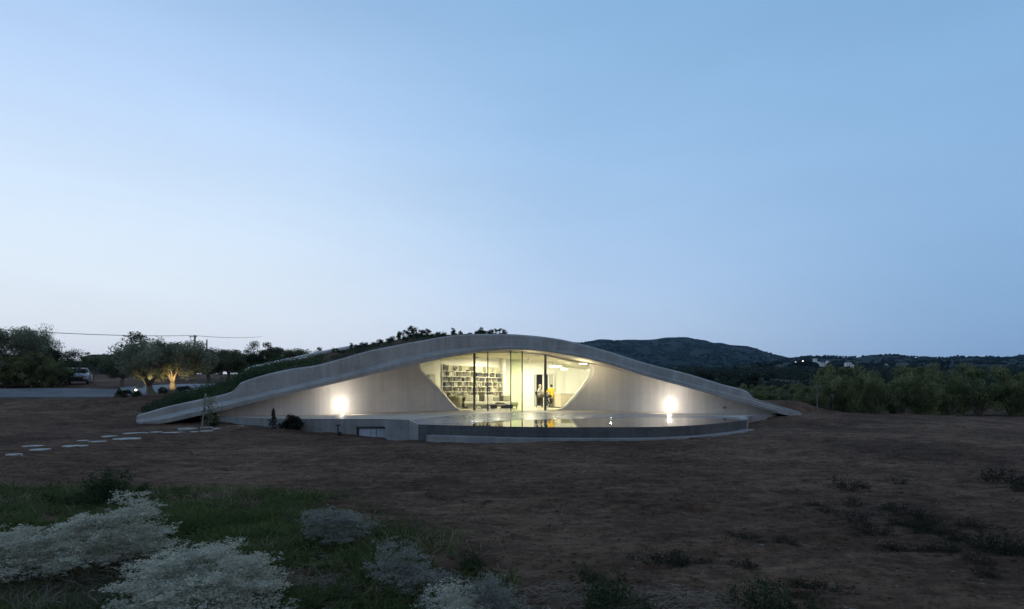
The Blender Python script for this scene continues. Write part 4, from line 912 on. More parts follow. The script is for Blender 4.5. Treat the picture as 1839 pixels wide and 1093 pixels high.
def make_tree(name, label, cat, group, h, crown_c, rad, nleaf, nclump, clump_r, leaf, width, m, r0, seed, nl=7, fork=.45, drift=.35, shell=.5, flat=.5):
    rng = np.random.default_rng(seed); t = thing(name, (0, 0, 0), label, cat, group)
    p, cc = crown_pts(rng, nleaf, nclump, rad, clump_r, shell, flat)
    mb = MB(); limbs(mb, rng, (0, 0, 0), crown_c, cc, r0, nl, fork); mb.build('trunk', 'bark', t, True)
    d = unit(rng.normal(size=(nleaf, 3))) + np.array([0, 0, drift]); me = leaves('crown', p + np.array(crown_c), d, rng.uniform(.6, 1.3, nleaf) * leaf, rng.uniform(.7, 1.2, nleaf) * width, rng); link('crown', me, m, t); return t
def put(proto, first, x, y, z, s, rz, label, group=None, sz=None):
    o = proto if first else copy_tree(proto); o.location = (x, y, z); o.scale = (s, s, sz or s); o.rotation_euler = (0, 0, rz)
    if label: o['label'] = label
    if group: o['group'] = group
    return o
rq = random.Random(12)
# the pair of floodlit olive trees
ol1 = make_tree('olive_tree', 'gnarled olive tree with its trunk lit gold by a ground spotlight', 'tree', None, 3.6, (.3, 0, 2.15), (2.25, 1.7, 1.15), 20000, 74, .50, .15, .048, 'olive_pale', .23, 101, 9, .30, .35, .42, .75)
put(ol1, True, X(309, 36), 36, gz(X(309, 36), 36), 1.0, 0, None)
ol2 = make_tree('olive_tree', 'silvery olive tree with a thick dim trunk, left of the floodlit trunk', 'tree', None, 3.6, (-.3, 0, 2.35), (1.9, 1.6, 1.3), 20000, 74, .50, .15, .048, 'olive_pale', .25, 102, 9, .30, .35, .42, .75)
put(ol2, True, X(274, 37.5), 37.5, gz(X(274, 37.5), 37.5), 1.0, 0, None)
# grove behind: four kinds of crown, shared
protos = [make_tree('olive_tree', 'x', 'tree', None, 4, (0, 0, 2.35), (1.8, 1.8, 1.4), 9500, 50, .55, .19, .065, 'olive', .17, 110 + k, 6, .42, .35, .42, .75) for k in range(3)] + [make_tree('evergreen_tree', 'x', 'tree', None, 4, (0, 0, 2.6), (1.5, 1.5, 1.5), 7500, 34, .55, .17, .065, 'dark_leaf', .16, 120, 6)]
grove = [  # px of centre, distance, px of top, kind, width scale, label
    (250, 44, 604, 3, 1.25, 'tall dark rounded tree rising behind the floodlit olives'), (218, 46, 628, 0, .95, 'dark olive tree left of the tall rounded tree, in front of the barn end'), (345, 50, 627, 1, 1.0, 'olive tree directly below the utility pole'), (376, 52, 620, 0, 1.15, 'olive tree with a dark leaning trunk right of the utility pole'),
    (412, 55, 622, 2, 1.15, 'dark olive tree left of the notch in the roof edge'), (442, 58, 629, 1, 1.1, 'lower olive tree whose crown meets the rear roof rim'), (478, 57, 617, 3, 1.1, 'dark pointed tree behind the left end of the rear roof rim'), (508, 60, 618, 2, 1.25, 'broad olive tree behind the middle of the rear roof rim'), (536, 62, 622, 0, 1.0, 'small olive tree between the broad one and the last round crown behind the roof'), (566, 60, 624, 1, .85, 'last small round crown where the trees vanish behind the planted roof'),
    (395, 70, 634, 3, 1.2, 'dim tree in the gap behind the grove, right of the utility pole'), (300, 62, 640, 1, 1.4, 'dim olive tree far behind the floodlit trunk'), (165, 82, 633, 1, .95, 'flat topped tree in front of the dark barn'), (141, 95, 645, 0, 1.1, 'small far tree at the left end of the barn')]
seen = set()
for px, d, top, k, s, lab in grove:
    x = X(px, d); z = gz(x, d); ht = EYE + (HY - top) / FPX * d - z; o = put(protos[k], k not in seen, x, d, z, s, rq.uniform(0, 6.28), lab, 'trees behind the house', ht / 3.95); seen.add(k)
# tall bushy trees at the left edge
bigp = [make_tree('bushy_tree', 'x', 'tree', None, 5, (0, 0, 2.5), (2.1, 1.9, 2.2), 17000, 70, .62, .16, .05, 'olive_pale', .12, 131, 9, .3, .35, .35, .95), make_tree('bushy_tree', 'x', 'tree', None, 5, (0, 0, 2.3), (1.9, 1.8, 2.0), 14000, 60, .6, .16, .055, 'dark_leaf', .15, 132, 9, .3, .35, .35, .95)]
seen = set()
for px, d, top, k, s, lab in ((14, 46, 574, 0, 1.45, 'tallest silvery bushy tree at the left border of the picture'), (60, 47, 570, 0, .95, 'slender loose topped tree just right of the tallest bushy tree'), (106, 48, 610, 1, 1.1, 'dark dense tree between the slender tree and the parked car'), (-50, 46, 584, 1, 1.6, 'dark dense tree cut by the left border of the picture'), (-135, 46, 580, 0, 1.6, 'silvery bushy tree beyond the left border'), (50, 51, 622, 1, 1.4, 'low dark tree filling in behind the slender one')):
    x = X(px, d); z = gz(x, d); ht = EYE + (HY - top) / FPX * d - z; put(bigp[k], k not in seen, x, d, z, s, rq.uniform(0, 6.28), lab, 'bushy trees on the left', ht / 4.85); seen.add(k)
# hedge of big bushes on the right
hp = [make_tree('hedge_bush', 'x', 'bush', None, 3, (0, 0, 1.5), (1.8, 1.4, 1.45), 13000, 52, .40, .15, .04, 'hedge_leaf', .08, 140 + k, 10, .15, 1.1, .30, 1.0) for k in range(3)]
seen = set()
hedge = [(1500, 40.5, 658, 0, 1.12, 'tallest feathery bush at the left end of the hedge'), (1452, 40, 690, 1, .8, 'narrow bush leaning toward the roof toe'), (1562, 41, 676, 2, .9, 'low round bush right of the tallest feathery bush'), (1602, 42, 690, 1, .8, 'dim bush in the hedge gap below the far white houses'), (1648, 41, 657, 0, 1.15, 'broad tall bush in the middle of the hedge'), (1702, 41.5, 676, 2, .95, 'dark twiggy bush right of the broad tall one'), (1762, 41, 656, 1, 1.15, 'tall bright topped bush near the right end of the hedge'), (1818, 41, 672, 0, 1.0, 'pale green bush at the right border of the picture'), (1880, 41, 668, 2, 1.1, 'bush just beyond the right border'), (1418, 44, 694, 2, .6, 'low scrubby bush behind the roof toe'), (1376, 47, 693, 1, .8, 'dark bush behind the step in the roof edge'), (1345, 52, 690, 0, .8, 'dark bush peeping over the sloping roof edge'), (1530, 45, 690, 1, 1.0, 'dark bush filling in behind the hedge, left half'), (1680, 46, 690, 0, 1.1, 'dark bush filling in behind the hedge, right half'), (1960, 42, 668, 1, 1.1, 'bush further beyond the right border')]
for px, d, top, k, s, lab in hedge:
    x = X(px, d); z = gz(x, d) - .3; ht = EYE + (HY - top) / FPX * d - z; put(hp[k], k not in seen, x, d, z, s * 1.05, rq.uniform(0, 6.28), lab, 'bushes of the hedge on the right', ht / 2.75); seen.add(k)
# valley trees behind the hedge
vp = [make_tree('valley_tree', 'dark tree in the valley between the hedge and the hills', 'tree', 'trees in the valley', 4, (0, 0, 2.4), (1.9, 1.9, 1.7), 1500, 22, .8, .55, .22, 'valley_leaf', .15, 150 + k, 4, .35, .2, .3, .9) for k in range(3)]
seen = set()
for i in range(330):
    d = 75 * (5.6)**rq.random(); px = rq.uniform(1085, 1960); x = X(px, d); k = rq.randrange(3); z = gz(x, d) - .1
    hmax = (EYE + (HY - (rq.uniform(676, 692) if px > 1400 else rq.uniform(664, 686))) / FPX * d - z) / 4.1; s = min(rq.uniform(.6, 1.3) * (1 + d / 500), hmax)
    if s < .22: continue
    put(vp[k], k not in seen, x, d, z, max(s, .5), rq.uniform(0, 6.28), None, None, s); seen.add(k)
# far trees beyond the grove on the left
for i in range(72):
    px = -260 + 940 * (i + rq.random()) / 72; d = rq.uniform(120, 190); x = X(px, d); z = gz(x, d) - .1; s = (EYE + (HY - rq.uniform(643, 661)) / FPX * d - z) / 4.1; k = rq.randrange(3)
    put(vp[k], False, x, d, z, max(1.2, s * 1.6), rq.uniform(0, 6.28), 'dark far tree in the line closing the fields behind the house', 'far trees on the left', s)
# dark understorey at the left edge
for i, (px, d, s, lab) in enumerate(((-40, 44.6, .95, 'dark low bush under the trees cut by the left border'), (12, 44.6, .95, 'dark low bush under the tallest silvery tree'), (58, 45, .95, 'dark low bush under the slender loose topped tree'), (98, 45.6, .8, 'dark low bush under the dense tree beside the car'))):
    x = X(px, d); put(hp[i % 3], False, x, d, gz(x, d) - .1, s, i * 1.7, lab, 'bushes under the left trees')
# pale clearings and terraces on the slopes
def on_slope(rows, px, py):
    best = None
    R_ = np.array(rows); ds = R_[:, 0, 1]
    for d in np.linspace(ds[0] + 5, ds[46] - 3, 220):
        z = surf_z(rows, X(px, d), d); y = HY - (z - EYE) * FPX / d
        if y < py: return d
    return ds[44]
for rows, px, py, hw, dd_, m_ in ((rdg_rows, 1335, 669, 16, 40, 'field'), (rdg_rows, 1400, 668, 9, 30, 'field'), (rdg_rows, 1620, 660, 12, 40, 'field')):
    d0 = on_slope(rows, px, py); g = []
    for k in range(7):
        d = d0 + dd_ * (k / 6 - .5); w_ = hw * math.sqrt(max(.02, 1 - ((k - 3) / 3.4)**2)); g.append([(X(px + w_ * (j / 7 - 1), d), d, surf_z(rows, X(px + w_ * (j / 7 - 1), d), d) + 4.5) for j in range(15)])
    mb = MB(); mb.grid(g); tag(mb.build('field', m_, None, True), None, None, None, 'structure')
# low scrub over the valley floor
rng = np.random.default_rng(157); n = 4200; dd = 62 * (7.0)**rng.random(n); pxx = rng.uniform(1020, 2000, n); xx = (pxx - CX) / FPX * dd; ok = vnoise(xx / 14, dd / 26, 9) > -.08; xx, dd = xx[ok], dd[ok]; n = len(xx); zz = ground_z(xx, dd); q = 26
ce = np.repeat(np.stack([xx, dd, zz + .25 * (1 + dd / 160)], 1), q, 0); sc_ = np.repeat(rng.uniform(.5, 1.2, n) * (1 + dd / 160), q)[:, None]; ce = ce + rng.normal(0, 1, ce.shape) * sc_ * np.array([.55, .55, .28])
tag(link('valley_scrub', leaves('valley_scrub', ce, rng.normal(size=ce.shape), sc_[:, 0] * .5, sc_[:, 0] * .3, rng), 'cypress'), 'dark low scrub in rows over the valley floor on the right', None, None, 'stuff')
# cypresses
cyp = thing('cypress_tree', (0, 0, 0), 'x', 'tree', 'cypresses in the valley')
rng = np.random.default_rng(160); n = 1100; zz = rng.random(n)**.85; rr = .75 * np.sin(np.clip(zz * 1.05 + .08, 0, 1) * math.pi)**.7 * np.sqrt(rng.random(n)); aa = rng.random(n) * 6.283
link('crown', leaves('crown', np.stack([rr * np.cos(aa), rr * np.sin(aa), .3 + zz * 7.5], 1), np.stack([rng.normal(0, .2, n), rng.normal(0, .2, n), np.ones(n)], 1), .7, .25, rng), 'cypress', cyp)
mb = MB(); mb.tube([(0, 0, -.1), (0, 0, 1.0), (0, 0, 4)], [.16, .13, .06], 6); mb.build('trunk', 'bark', cyp)
for i, (px, base, top, d) in enumerate(((1426, 672, 652, 380), (1436, 674, 651, 360), (1452, 672, 654, 400), (1443, 676, 658, 350), (1692, 668, 652, 300), (1702, 670, 656, 290), (1722, 668, 655, 310), (1680, 668, 656, 330), (1297, 668, 656, 420))):
    x = X(px, d); z = gz(x, d) ; zt = EYE + (HY - top) / FPX * d; s = max(.8, (zt - z) / 7.9); o = put(cyp, i == 0, x, d, z, s * .75, i, None, None, s)
    o['label'] = ('dark cypress in the row seen between the roof toe and the first bush' if px < 1300 or 1400 < px < 1500 else 'dark cypress standing behind the right half of the hedge') if px != 1297 else 'lone cypress on the far field above the roof slope'
    o['group'] = 'cypresses left of the hedge top' if 1400 < px < 1500 else ('cypresses behind the right of the hedge' if px > 1500 else 'lone cypress')
# olive trees spaced along the skyline
sk = thing('skyline_tree', (0, 0, 0), 'tiny round tree spaced along the far skyline', 'tree', 'trees spaced along the skyline')
mb = MB(); mb.ball((0, 0, 3.3), (3.2, 3.2, 2.4), 8, 6); mb.build('crown', 'scrub', sk); mb = MB(); mb.tube([(0, 0, -1), (0, 0, 2)], [.4, .3], 5); mb.build('trunk', 'bark', sk)
spots = [1482 + 5.4 * i for i in range(11)] + [1614 + 5.6 * i for i in range(15)]
for i, px in enumerate(spots):
    x = X(px, 1500); put(sk, i == 0, x, 1500, surf_z(rdg_rows, x, 1499), rq.uniform(.75, 1.05), 0, None)

# plants on the roof
def bush_mesh(name, seed, n, rad, clumps, cr, leaf, width, m, drift=.4, shell=.4):
    rng = np.random.default_rng(seed); p, cc = crown_pts(rng, n, clumps, rad, cr, shell, .8); p[:, 2] += rad[2] * .85; p[:, 2] = np.maximum(p[:, 2], .01)
    me = leaves(name, p, unit(rng.normal(size=(n, 3))) + np.array([0, 0, drift]), rng.uniform(.6, 1.3, n) * leaf, rng.uniform(.7, 1.2, n) * width, rng); me.materials.append(M[m]); return me
rb = [bush_mesh('roof_shrub', 170 + k, 900, (.34, .34, .25), 16, .15, .10, .022, 'roof_leaf', .8) for k in range(4)]
rspike = bush_mesh('roof_shrub', 175, 500, (.22, .22, .5), 9, .12, .14, .03, 'roof_leaf', 1.6)
rround = bush_mesh('roof_shrub', 176, 1500, (.30, .30, .27), 30, .10, .06, .03, 'dark_leaf', .2, .7)
def single(name, me, loc, s, rz, label, cat, group=None, sz=None):
    o = bpy.data.objects.new(name, me); COL.objects.link(o); o.location = loc; o.scale = (s, s, sz or s); o.rotation_euler = (0, 0, rz); return tag(o, label, cat, group)
def on_roof(p, t):
    q = roof_pt(p, t); return q
for p, me, s, lab in ((723, rround, 1.35, 'roundish dark shrub, first of three standing clear on the roof skyline'), (742, rround, 1.4, 'taller dark shrub in the middle of the three clear on the roof skyline'), (763, rround, 1.2, 'low ball shaped shrub, last of three clear on the roof skyline'), (886, rround, .9, 'small clipped ball shrub near the crest of the roof'), (902, rround, .95, 'rightmost small clipped ball shrub at the crest of the roof')):
    q = on_roof(p, .97 if p < 800 else .5); single('roof_shrub', me, (q[0], q[1], q[2] - .03), s, rq.uniform(0, 6), lab, 'shrub', 'shrubs on the roof skyline', s * (1.25 if p == 742 else 1.0))
for i in range(46):
    p = rq.uniform(775, 880) if i < 20 else rq.uniform(590, 780); t = rq.uniform(.55, 1.0) if p < 780 else rq.uniform(.15, .9); q = on_roof(p, t)
    single('roof_shrub', rspike if rq.random() < .25 else rq.choice(rb), (q[0], q[1], q[2] - .03), rq.uniform(.5, 1.0) * (.82 if p > 780 else .72), rq.uniform(0, 6), 'small dark shrub in the tangle along the crest of the roof' if p > 780 else 'small grey green shrub on the sloping roof soil', 'shrub', 'crest shrubs' if p > 780 else 'slope shrubs')
def cover_plants(name, spans, n, seed, leaf, width, m, label, h=.14):
    rng = np.random.default_rng(seed); c = []
    while len(c) < n:
        p = rng.uniform(spans[0], spans[1]); t = rng.uniform(spans[2], spans[3]); q = roof_pt(p, t); w_ = float(vnoise(np.array([q[0] * .9]), np.array([q[1] * .9]), seed)[0]) + .5
        if rng.random() < (w_ - .22) * 1.6 * spans[4]: k = rng.integers(8, 22); c += [(q[0] + a, q[1] + b, q[2] + abs(e)) for a, b, e in rng.normal(0, 1, (k, 3)) * np.array([.10, .10, h * (.5 + w_)])]
    c = np.array(c[:n]); return tag(link(name, leaves(name, c, unit(rng.normal(size=(n, 3))) + np.array([0, 0, .5]), rng.uniform(.6, 1.3, n) * leaf, width, rng), m), label, None, None, 'stuff')
cover_plants('ground_cover', (300, 575, 0.02, .72, 1.0), 16000, 181, .09, .045, 'cover_leaf', 'low green ground cover along the left roof edge', .16)
cover_plants('ground_cover', (255, 330, 0.1, 1.3, .8), 3500, 182, .09, .04, 'roof_leaf', 'thin scrub at the left foot of the roof', .1)
cover_plants('roof_herbs', (560, 800, 0.05, 1.0, .5), 9000, 183, .07, .025, 'roof_leaf', 'thin dry herbs over the roof soil', .07)

# small plants around the house
pot = [bush_mesh('dark_bush', 190 + k, 1800, (.40, .36, .30), 20, .16, .08, .04, 'dark_leaf') for k in range(2)]
for px, y, s, k, lab in ((223, 716, 1.0, 0, 'dark squarish bush at the corner of the driveway'), (246, 714, .8, 1, 'dark bush right of the squarish one, under the spotlight'), (330, 705, 1.0, 0, 'dim bush right of the floodlit trunk'), (292, 711, .8, 1, 'low yellow lit bush at the foot of the floodlit trunk')):
    d = 35.2; x = X(px, d); single('dark_bush', pot[k], (x, d, gz(x, d)), s, px, lab, 'bush')
# shrub, mullein, tap and sapling in front of the retaining wall
wsh = bush_mesh('dark_bush', 195, 3000, (.46, .32, .30), 24, .17, .10, .05, 'weed'); d = 24.0; x = X(524, d); single('dark_bush', wsh, (x, d, gz(x, d) - .03), 1, 0, 'dark leafy bush against the low retaining wall', 'bush')
mu = thing('mullein', (X(491, 24.05), 24.05, gz(X(491, 24.05), 24.05)), 'upright dark mullein stalk left of the bush at the retaining wall', 'plant'); mx_, my_, mz_ = mu.location
mb = MB(); mb.tube([(mx_, my_, mz_ - .05), (mx_ + .01, my_, mz_ + .45), (mx_ - .02, my_, mz_ + .78)], [.02, .025, .02], 6); mb.build('stem', 'twig', mu)
rng = np.random.default_rng(5); n = 260; zz = rng.random(n); link('leaves', leaves('leaves', np.stack([mx_ + rng.normal(0, .10, n) * (1.1 - zz), my_ + rng.normal(0, .08, n) * (1.1 - zz), mz_ + zz * .85], 1) - np.array(mu.location[:]), unit(rng.normal(size=(n, 3))) + np.array([0, 0, .7]), .11, .05, rng), 'weed', mu)
tp = thing('garden_tap', (X(607, 23.6), 23.6, gz(X(607, 23.6), 23.6)), 'dark garden tap post with a cross head before the low wall', 'tap'); tx_, ty_, tz_ = tp.location; zt_ = W(0, 764, 23.6)[2]
mb = MB(); mb.tube([(tx_, ty_, tz_ - .1), (tx_, ty_, zt_)], .028, 8); mb.build('post', 'black', tp); mb = MB(); mb.tube([(tx_ - .10, ty_, zt_ + .02), (tx_ + .10, ty_, zt_ + .02)], .025, 8); mb.build('handle', 'black', tp); mb = MB(); mb.lathe([(.07, 0), (.08, .14), (.03, .16)], (tx_ + .1, ty_ - .1, tz_ - .01), 10); mb.build('valve_cover', 'black', tp)
sap = thing('sapling', (X(366, 23.4), 23.4, gz(X(366, 23.4), 23.4)), 'thin leafy sapling tied to a leaning grey stake', 'sapling'); sx_, sy_, sz_ = sap.location
mb = MB(); mb.tube([W(362, 772, 23.4)[:2] + (sz_ - .1,), W(369.5, 706, 23.4)], .033, 8); mb.build('stake', mat('weathered_stake', (.20, .19, .17), (.28, .27, .25), 8), sap)
mb = MB(); sb_ = Vector((sx_ + .18, sy_, sz_ - .05)); 
for k in range(7): mb.tube([sb_, sb_ + Vector((.02, 0, .5)), sb_ + Vector((rq.uniform(-.15, .3), rq.uniform(-.1, .1), rq.uniform(.9, 1.35)))], [.016, .012, .005], 5)
mb.build('stem', 'twig', sap)
n = 420; rng = np.random.default_rng(8); t_ = rng.random(n); link('leaves', leaves('leaves', np.stack([.24 + rng.normal(0, .17, n), rng.normal(0, .12, n), .25 + t_ * 1.1], 1), unit(rng.normal(size=(n, 3))), .085, .035, rng), 'olive', sap)
d = 24.6; x = X(384, d); single('dark_bush', pot[1], (x, d, gz(x, d)), .7, 1, 'dark bush in the shadow gap behind the staked sapling', 'bush')
st2 = thing('young_tree', (X(1468.5, 33), 33, gz(X(1468.5, 33), 33)), 'thin bare young tree standing before the hedge, right of the roof toe', 'tree'); a = Vector(st2.location)
mb = MB(); mb.tube([a - Vector((0, 0, .1)), a + Vector((-.03, 0, .9)), a + Vector((-.02, 0, 1.75))], [.035, .028, .012], 6)
for k in range(5): mb.tube([a + Vector((-.03, 0, 1.0 + .12 * k)), a + Vector((rq.uniform(-.25, .25), .05, 1.35 + .12 * k))], [.012, .004], 5)
mb.build('trunk', 'twig', st2); n = 160; link('crown', leaves('crown', np.stack([rng.normal(0, .16, n), rng.normal(0, .14, n), rng.uniform(1.1, 1.9, n)], 1), unit(rng.normal(size=(n, 3))), .08, .03, rng), 'olive', st2)

# stepping stones
stones = [(25.6, 814.5, 25, 'small stone at the left end of the stepping path'), (59, 801, 33, 'mossy stone, upper of the pair near the left end of the path'), (72, 805.8, 33, 'pale bluish stone, lower of the pair near the left end of the path'), (135, 799.6, 41, 'long pale stone between the left pair and the two small stones'), (149, 790, 19, 'small narrow stone above the long pale one'), (174.5, 792.5, 29, 'narrow warm stone right of the small one'), (197, 783.5, 26, 'thin half buried stone above the big lower stone'), (228, 786.6, 46, 'biggest long stone in the lower row of the path'), (245, 777, 42, 'large oval stone above the biggest long one'), (281, 774.6, 20, 'tiny thin stone between two large ovals'), (311, 776, 41, 'large oval stone left of the leaning stake, lower row'), (338.6, 768.6, 36, 'large oval stone left of the leaning stake, upper row'), (349, 774, 16, 'tiny stone just left of the foot of the stake'), (371, 766.8, 21, 'stone just behind the leaning stake'), (389, 768, 15, 'small stone right of the leaning stake, upper row'), (371, 772.4, 22, 'thin stone at the foot of the leaning stake'), (424, 764.6, 31, 'last oval stone, closest to the retaining wall')]
for i, (px, y, w_, lab) in enumerate(stones):
    d = 24.0
    for _ in range(25):
        z = gz0(X(px, d), d) + .03; d = (EYE - z) * FPX / (y - HY)
    x = X(px, d); r = w_ / FPX * d / 2; rs2 = random.Random(i); n = 16; pts = [(x + r * math.cos(2 * math.pi * k / n) * rs2.uniform(.92, 1.03), d + r * .95 * math.sin(2 * math.pi * k / n) * rs2.uniform(.9, 1.05)) for k in range(n)]
    z = gz0(x, d) + max(.0, .6 * float(soil_relief(np.array([x]), np.array([d]))[0])); mb = MB(); mb.prism(pts, z - .15, z + .025); o = mb.build('stepping_stone', 'stone', None, bevel=.012); tag(o, lab, 'stone', 'stepping stones of the path')

# ------------------------------------------------------------------ foreground plants
def silver_shrub(px, y0, y1, wpx, d, m, label, seed, ntuft, lumps, sparse=False):
    """mound of flat grey leaf tufts on brown stems; lumps: (dx, dy, height, radius) in metres"""
    rng = np.random.default_rng(seed); x0 = X(px, d); z0 = gz(x0, d); t = thing('silver_shrub', (x0, d, z0), label, 'shrub', 'silver shrubs in the foreground')
    L = np.array(lumps, float); pr = L[:, 3]**2 / (L[:, 3]**2).sum(); k = rng.choice(len(L), ntuft, p=pr); th = rng.random(ntuft) * 6.283; ph = np.arccos(rng.random(ntuft)**.6)
    rr = rng.uniform(.86, 1.04, ntuft) if not sparse else rng.uniform(.55, 1.05, ntuft)
    rag = 1 + .16 * np.sin(th * 5 + k * 2) + .10 * np.sin(th * 11 + ph * 7)
    dirv = np.stack([np.sin(ph) * np.cos(th), np.sin(ph) * np.sin(th), np.cos(ph)], 1); c = np.stack([L[k, 0] + L[k, 3] * dirv[:, 0] * rr * rag, L[k, 1] + L[k, 3] * dirv[:, 1] * rr * rag, L[k, 2] * (.12 + .88 * dirv[:, 2] * rr * (1 + .1 * np.sin(th * 6)))], 1)
    nu = max(36, ntuft // 24); cu_ = c[rng.integers(0, ntuft, nu)]; ku = rng.integers(0, nu, ntuft); su = rng.uniform(.6, 1.5, nu)[ku][:, None]
    loose = (rng.random(ntuft) < .16)[:, None]; um = cu_[ku] + rng.normal(0, 1, (ntuft, 3)) * np.array([.058, .058, .012]) * su; c = np.where(loose, c * np.array([.96, .96, .93]), um); c[:, 2] = np.maximum(c[:, 2], .02); dirv = unit(c * np.array([1, 1, 1.4]) + 1e-4)
    q = 14; cc = np.repeat(c, q, 0); a = rng.random(len(cc)) * 6.283; out = np.stack([np.cos(a), np.sin(a), rng.uniform(-.15, .35, len(cc))], 1) + np.repeat(dirv, q, 0) * .35; out = unit(out)
    ln = rng.uniform(.012, .032, len(cc)); ce = cc + out * ln[:, None] * .7 + rng.normal(0, 1, cc.shape) * np.array([.016, .016, .006])
    link('foliage', leaves('foliage', ce, out, ln, ln * rng.uniform(.22, .38, len(cc)), rng), m, t)
    mb = MB(); rs3 = random.Random(seed)
    for j in range(130 if not sparse else 60):
        e = c[rs3.randrange(ntuft)]; b = Vector((e[0] * .25 + rs3.uniform(-.05, .05), e[1] * .25, 0)); e = Vector(e); mb.tube([b, b.lerp(e, .5) + Vector((rs3.uniform(-.05, .05), rs3.uniform(-.05, .05), rs3.uniform(-.02, .08))), e * .97], [.006, .0045, .0025], 4)
    mb.build('stems', 'twig', t); return t
silver_shrub(172, 925, 1060, 240, 5.15, 'silver', 'broad silvery shrub with a raised crown at the left of the foreground', 201, 3000, [(.28, .1, .66, .27), (-.02, 0, .52, .38), (-.3, .02, .42, .32), (.38, .06, .44, .22)])
silver_shrub(30, 972, 1060, 100, 5.0, 'silver', 'lower silvery shrub at the left border beside the broad one', 202, 1200, [(0, 0, .46, .32), (-.3, 0, .42, .3)])
silver_shrub(366, 985, 1120, 285, 4.2, 'silver', 'large dome shaped silvery shrub at the bottom, right of the broad one', 203, 3400, [(.02, 0, .54, .44), (.22, -.08, .47, .36), (-.2, -.08, .44, .31), (.05, -.28, .36, .36)])
silver_shrub(602, 905, 985, 115, 6.1, 'silver_dim', 'dim bluish shrub at the edge of the grass, farthest of the silvery shrubs', 204, 900, [(-.1, 0, .44, .27), (.16, -.05, .40, .26)], True)
silver_shrub(728, 980, 1075, 100, 4.7, 'silver_dim', 'sparse stalky grey shrub left of the two small pale ones', 205, 560, [(-.06, 0, .47, .20), (.14, -.05, .36, .2)], True)
silver_shrub(812, 1045, 1110, 85, 4.15, 'silver', 'small pale shrub at the bottom border, left of a slightly taller one', 206, 620, [(0, 0, .31, .20), (.07, -.1, .24, .18)], True)
silver_shrub(884, 1032, 1110, 62, 4.2, 'silver_dim', 'rightmost small grey shrub at the bottom border', 207, 480, [(0, 0, .34, .16), (.04, -.1, .26, .16)], True)

# grass and herbs: a ragged patch on the left
patch = np.array([(-420, 880), (0, 884), (70, 893), (130, 889), (250, 896), (330, 905), (420, 899), (500, 908), (560, 915), (640, 950), (680, 975), (740, 995), (800, 1030), (900, 1060), (930, 1130), (930, 1400), (-420, 1400)], float)
pd = (EYE) * FPX / (patch[:, 1] - HY); pp = np.stack([(patch[:, 0] - CX) / FPX * pd, pd], 1)
def inside(P, x, y):
    r = np.zeros(len(x), bool)
    for i in range(len(P)):
        a, b = P[i], P[(i + 1) % len(P)]; c_ = ((a[1] > y) != (b[1] > y)); r ^= c_ & (x < (b[0] - a[0]) * (y - a[1]) / (b[1] - a[1] + 1e-12) + a[0])
    return r
def sward(name, n, seed, hlo, hhi, wd, m, label, thr, lean=.5, P=pp):
    rng = np.random.default_rng(seed); x = rng.uniform(P[:, 0].min(), P[:, 0].max(), n * 4); y = rng.uniform(max(2.3, P[:, 1].min()), P[:, 1].max(), n * 4)
    dn = vnoise(x * 1.6, y * 1.6, seed) + .6 * vnoise(x * 5, y * 5, seed + 1)
    jx = rng.normal(0, 1, len(x)) * .35; jy = rng.normal(0, 1, len(x)) * .55 + 1.1 * vnoise(x * 1.1, y * 1.1, 77)
    ok = inside(P, x + jx, y + jy) & (dn > thr); x, y = x[ok][:n], y[ok][:n]; n = len(x); z = ground_z(x, y) + soil_relief(x, y)
    h = rng.uniform(hlo, hhi, n) * (1 + .5 * vnoise(x * 1.2, y * 1.2, seed + 2)); d = np.stack([rng.normal(0, lean, n), rng.normal(0, lean, n), np.ones(n)], 1); d = unit(d)
    s = unit(np.cross(d, rng.normal(size=(n, 3)))); b = np.stack([x, y, z - .01], 1); tip = b + d * h[:, None] + np.stack([rng.normal(0, .3, n) * h, rng.normal(0, .3, n) * h, -.12 * h], 1); mid = b + d * (h * .55)[:, None]; w_ = wd * rng.uniform(.6, 1.3, n)[:, None]
    v = np.stack([b - s * w_ * .4, b + s * w_ * .4, mid + s * w_ * .5, mid - s * w_ * .5, tip + s * w_ * .06, tip - s * w_ * .06], 1).reshape(-1, 3); k = np.arange(n)[:, None] * 6; qd = np.concatenate([k + np.array([[0, 1, 2, 3]]), k + np.array([[3, 2, 4, 5]])], 0)
    return tag(link(name, npmesh(name, v, qd), m), label, None, None, 'stuff')
sward('grass', 52000, 211, .08, .24, .007, 'grass', 'dark green grass and herbs at the lower left', -.12)
sward('leafy_herbs', 26000, 212, .03, .16, .020, 'grass', 'broad leaved herbs among the grass', -.1, .9)
sward('dry_grass', 9000, 213, .10, .28, .005, 'straw', 'dry stalks among the grass', .08, .7)
tw_ = np.array([(40, 1030), (230, 1022), (262, 1060), (235, 1110), (60, 1110)], float); twd = EYE * FPX / (tw_[:, 1] - HY); twp = np.stack([(tw_[:, 0] - CX) / FPX * twd, twd], 1)
sward('dry_twigs', 2600, 215, .08, .26, .006, 'twig', 'brown dead twigs below the broad silvery shrub', -.6, .9, twp)
sp_ = np.array([(480, 1010), (580, 1000), (640, 1040), (700, 1100), (980, 1050), (1300, 1060), (1330, 1120), (1330, 1300), (480, 1300)], float); spd = EYE * FPX / (sp_[:, 1] - HY); spp = np.stack([(sp_[:, 0] - CX) / FPX * spd, spd], 1)
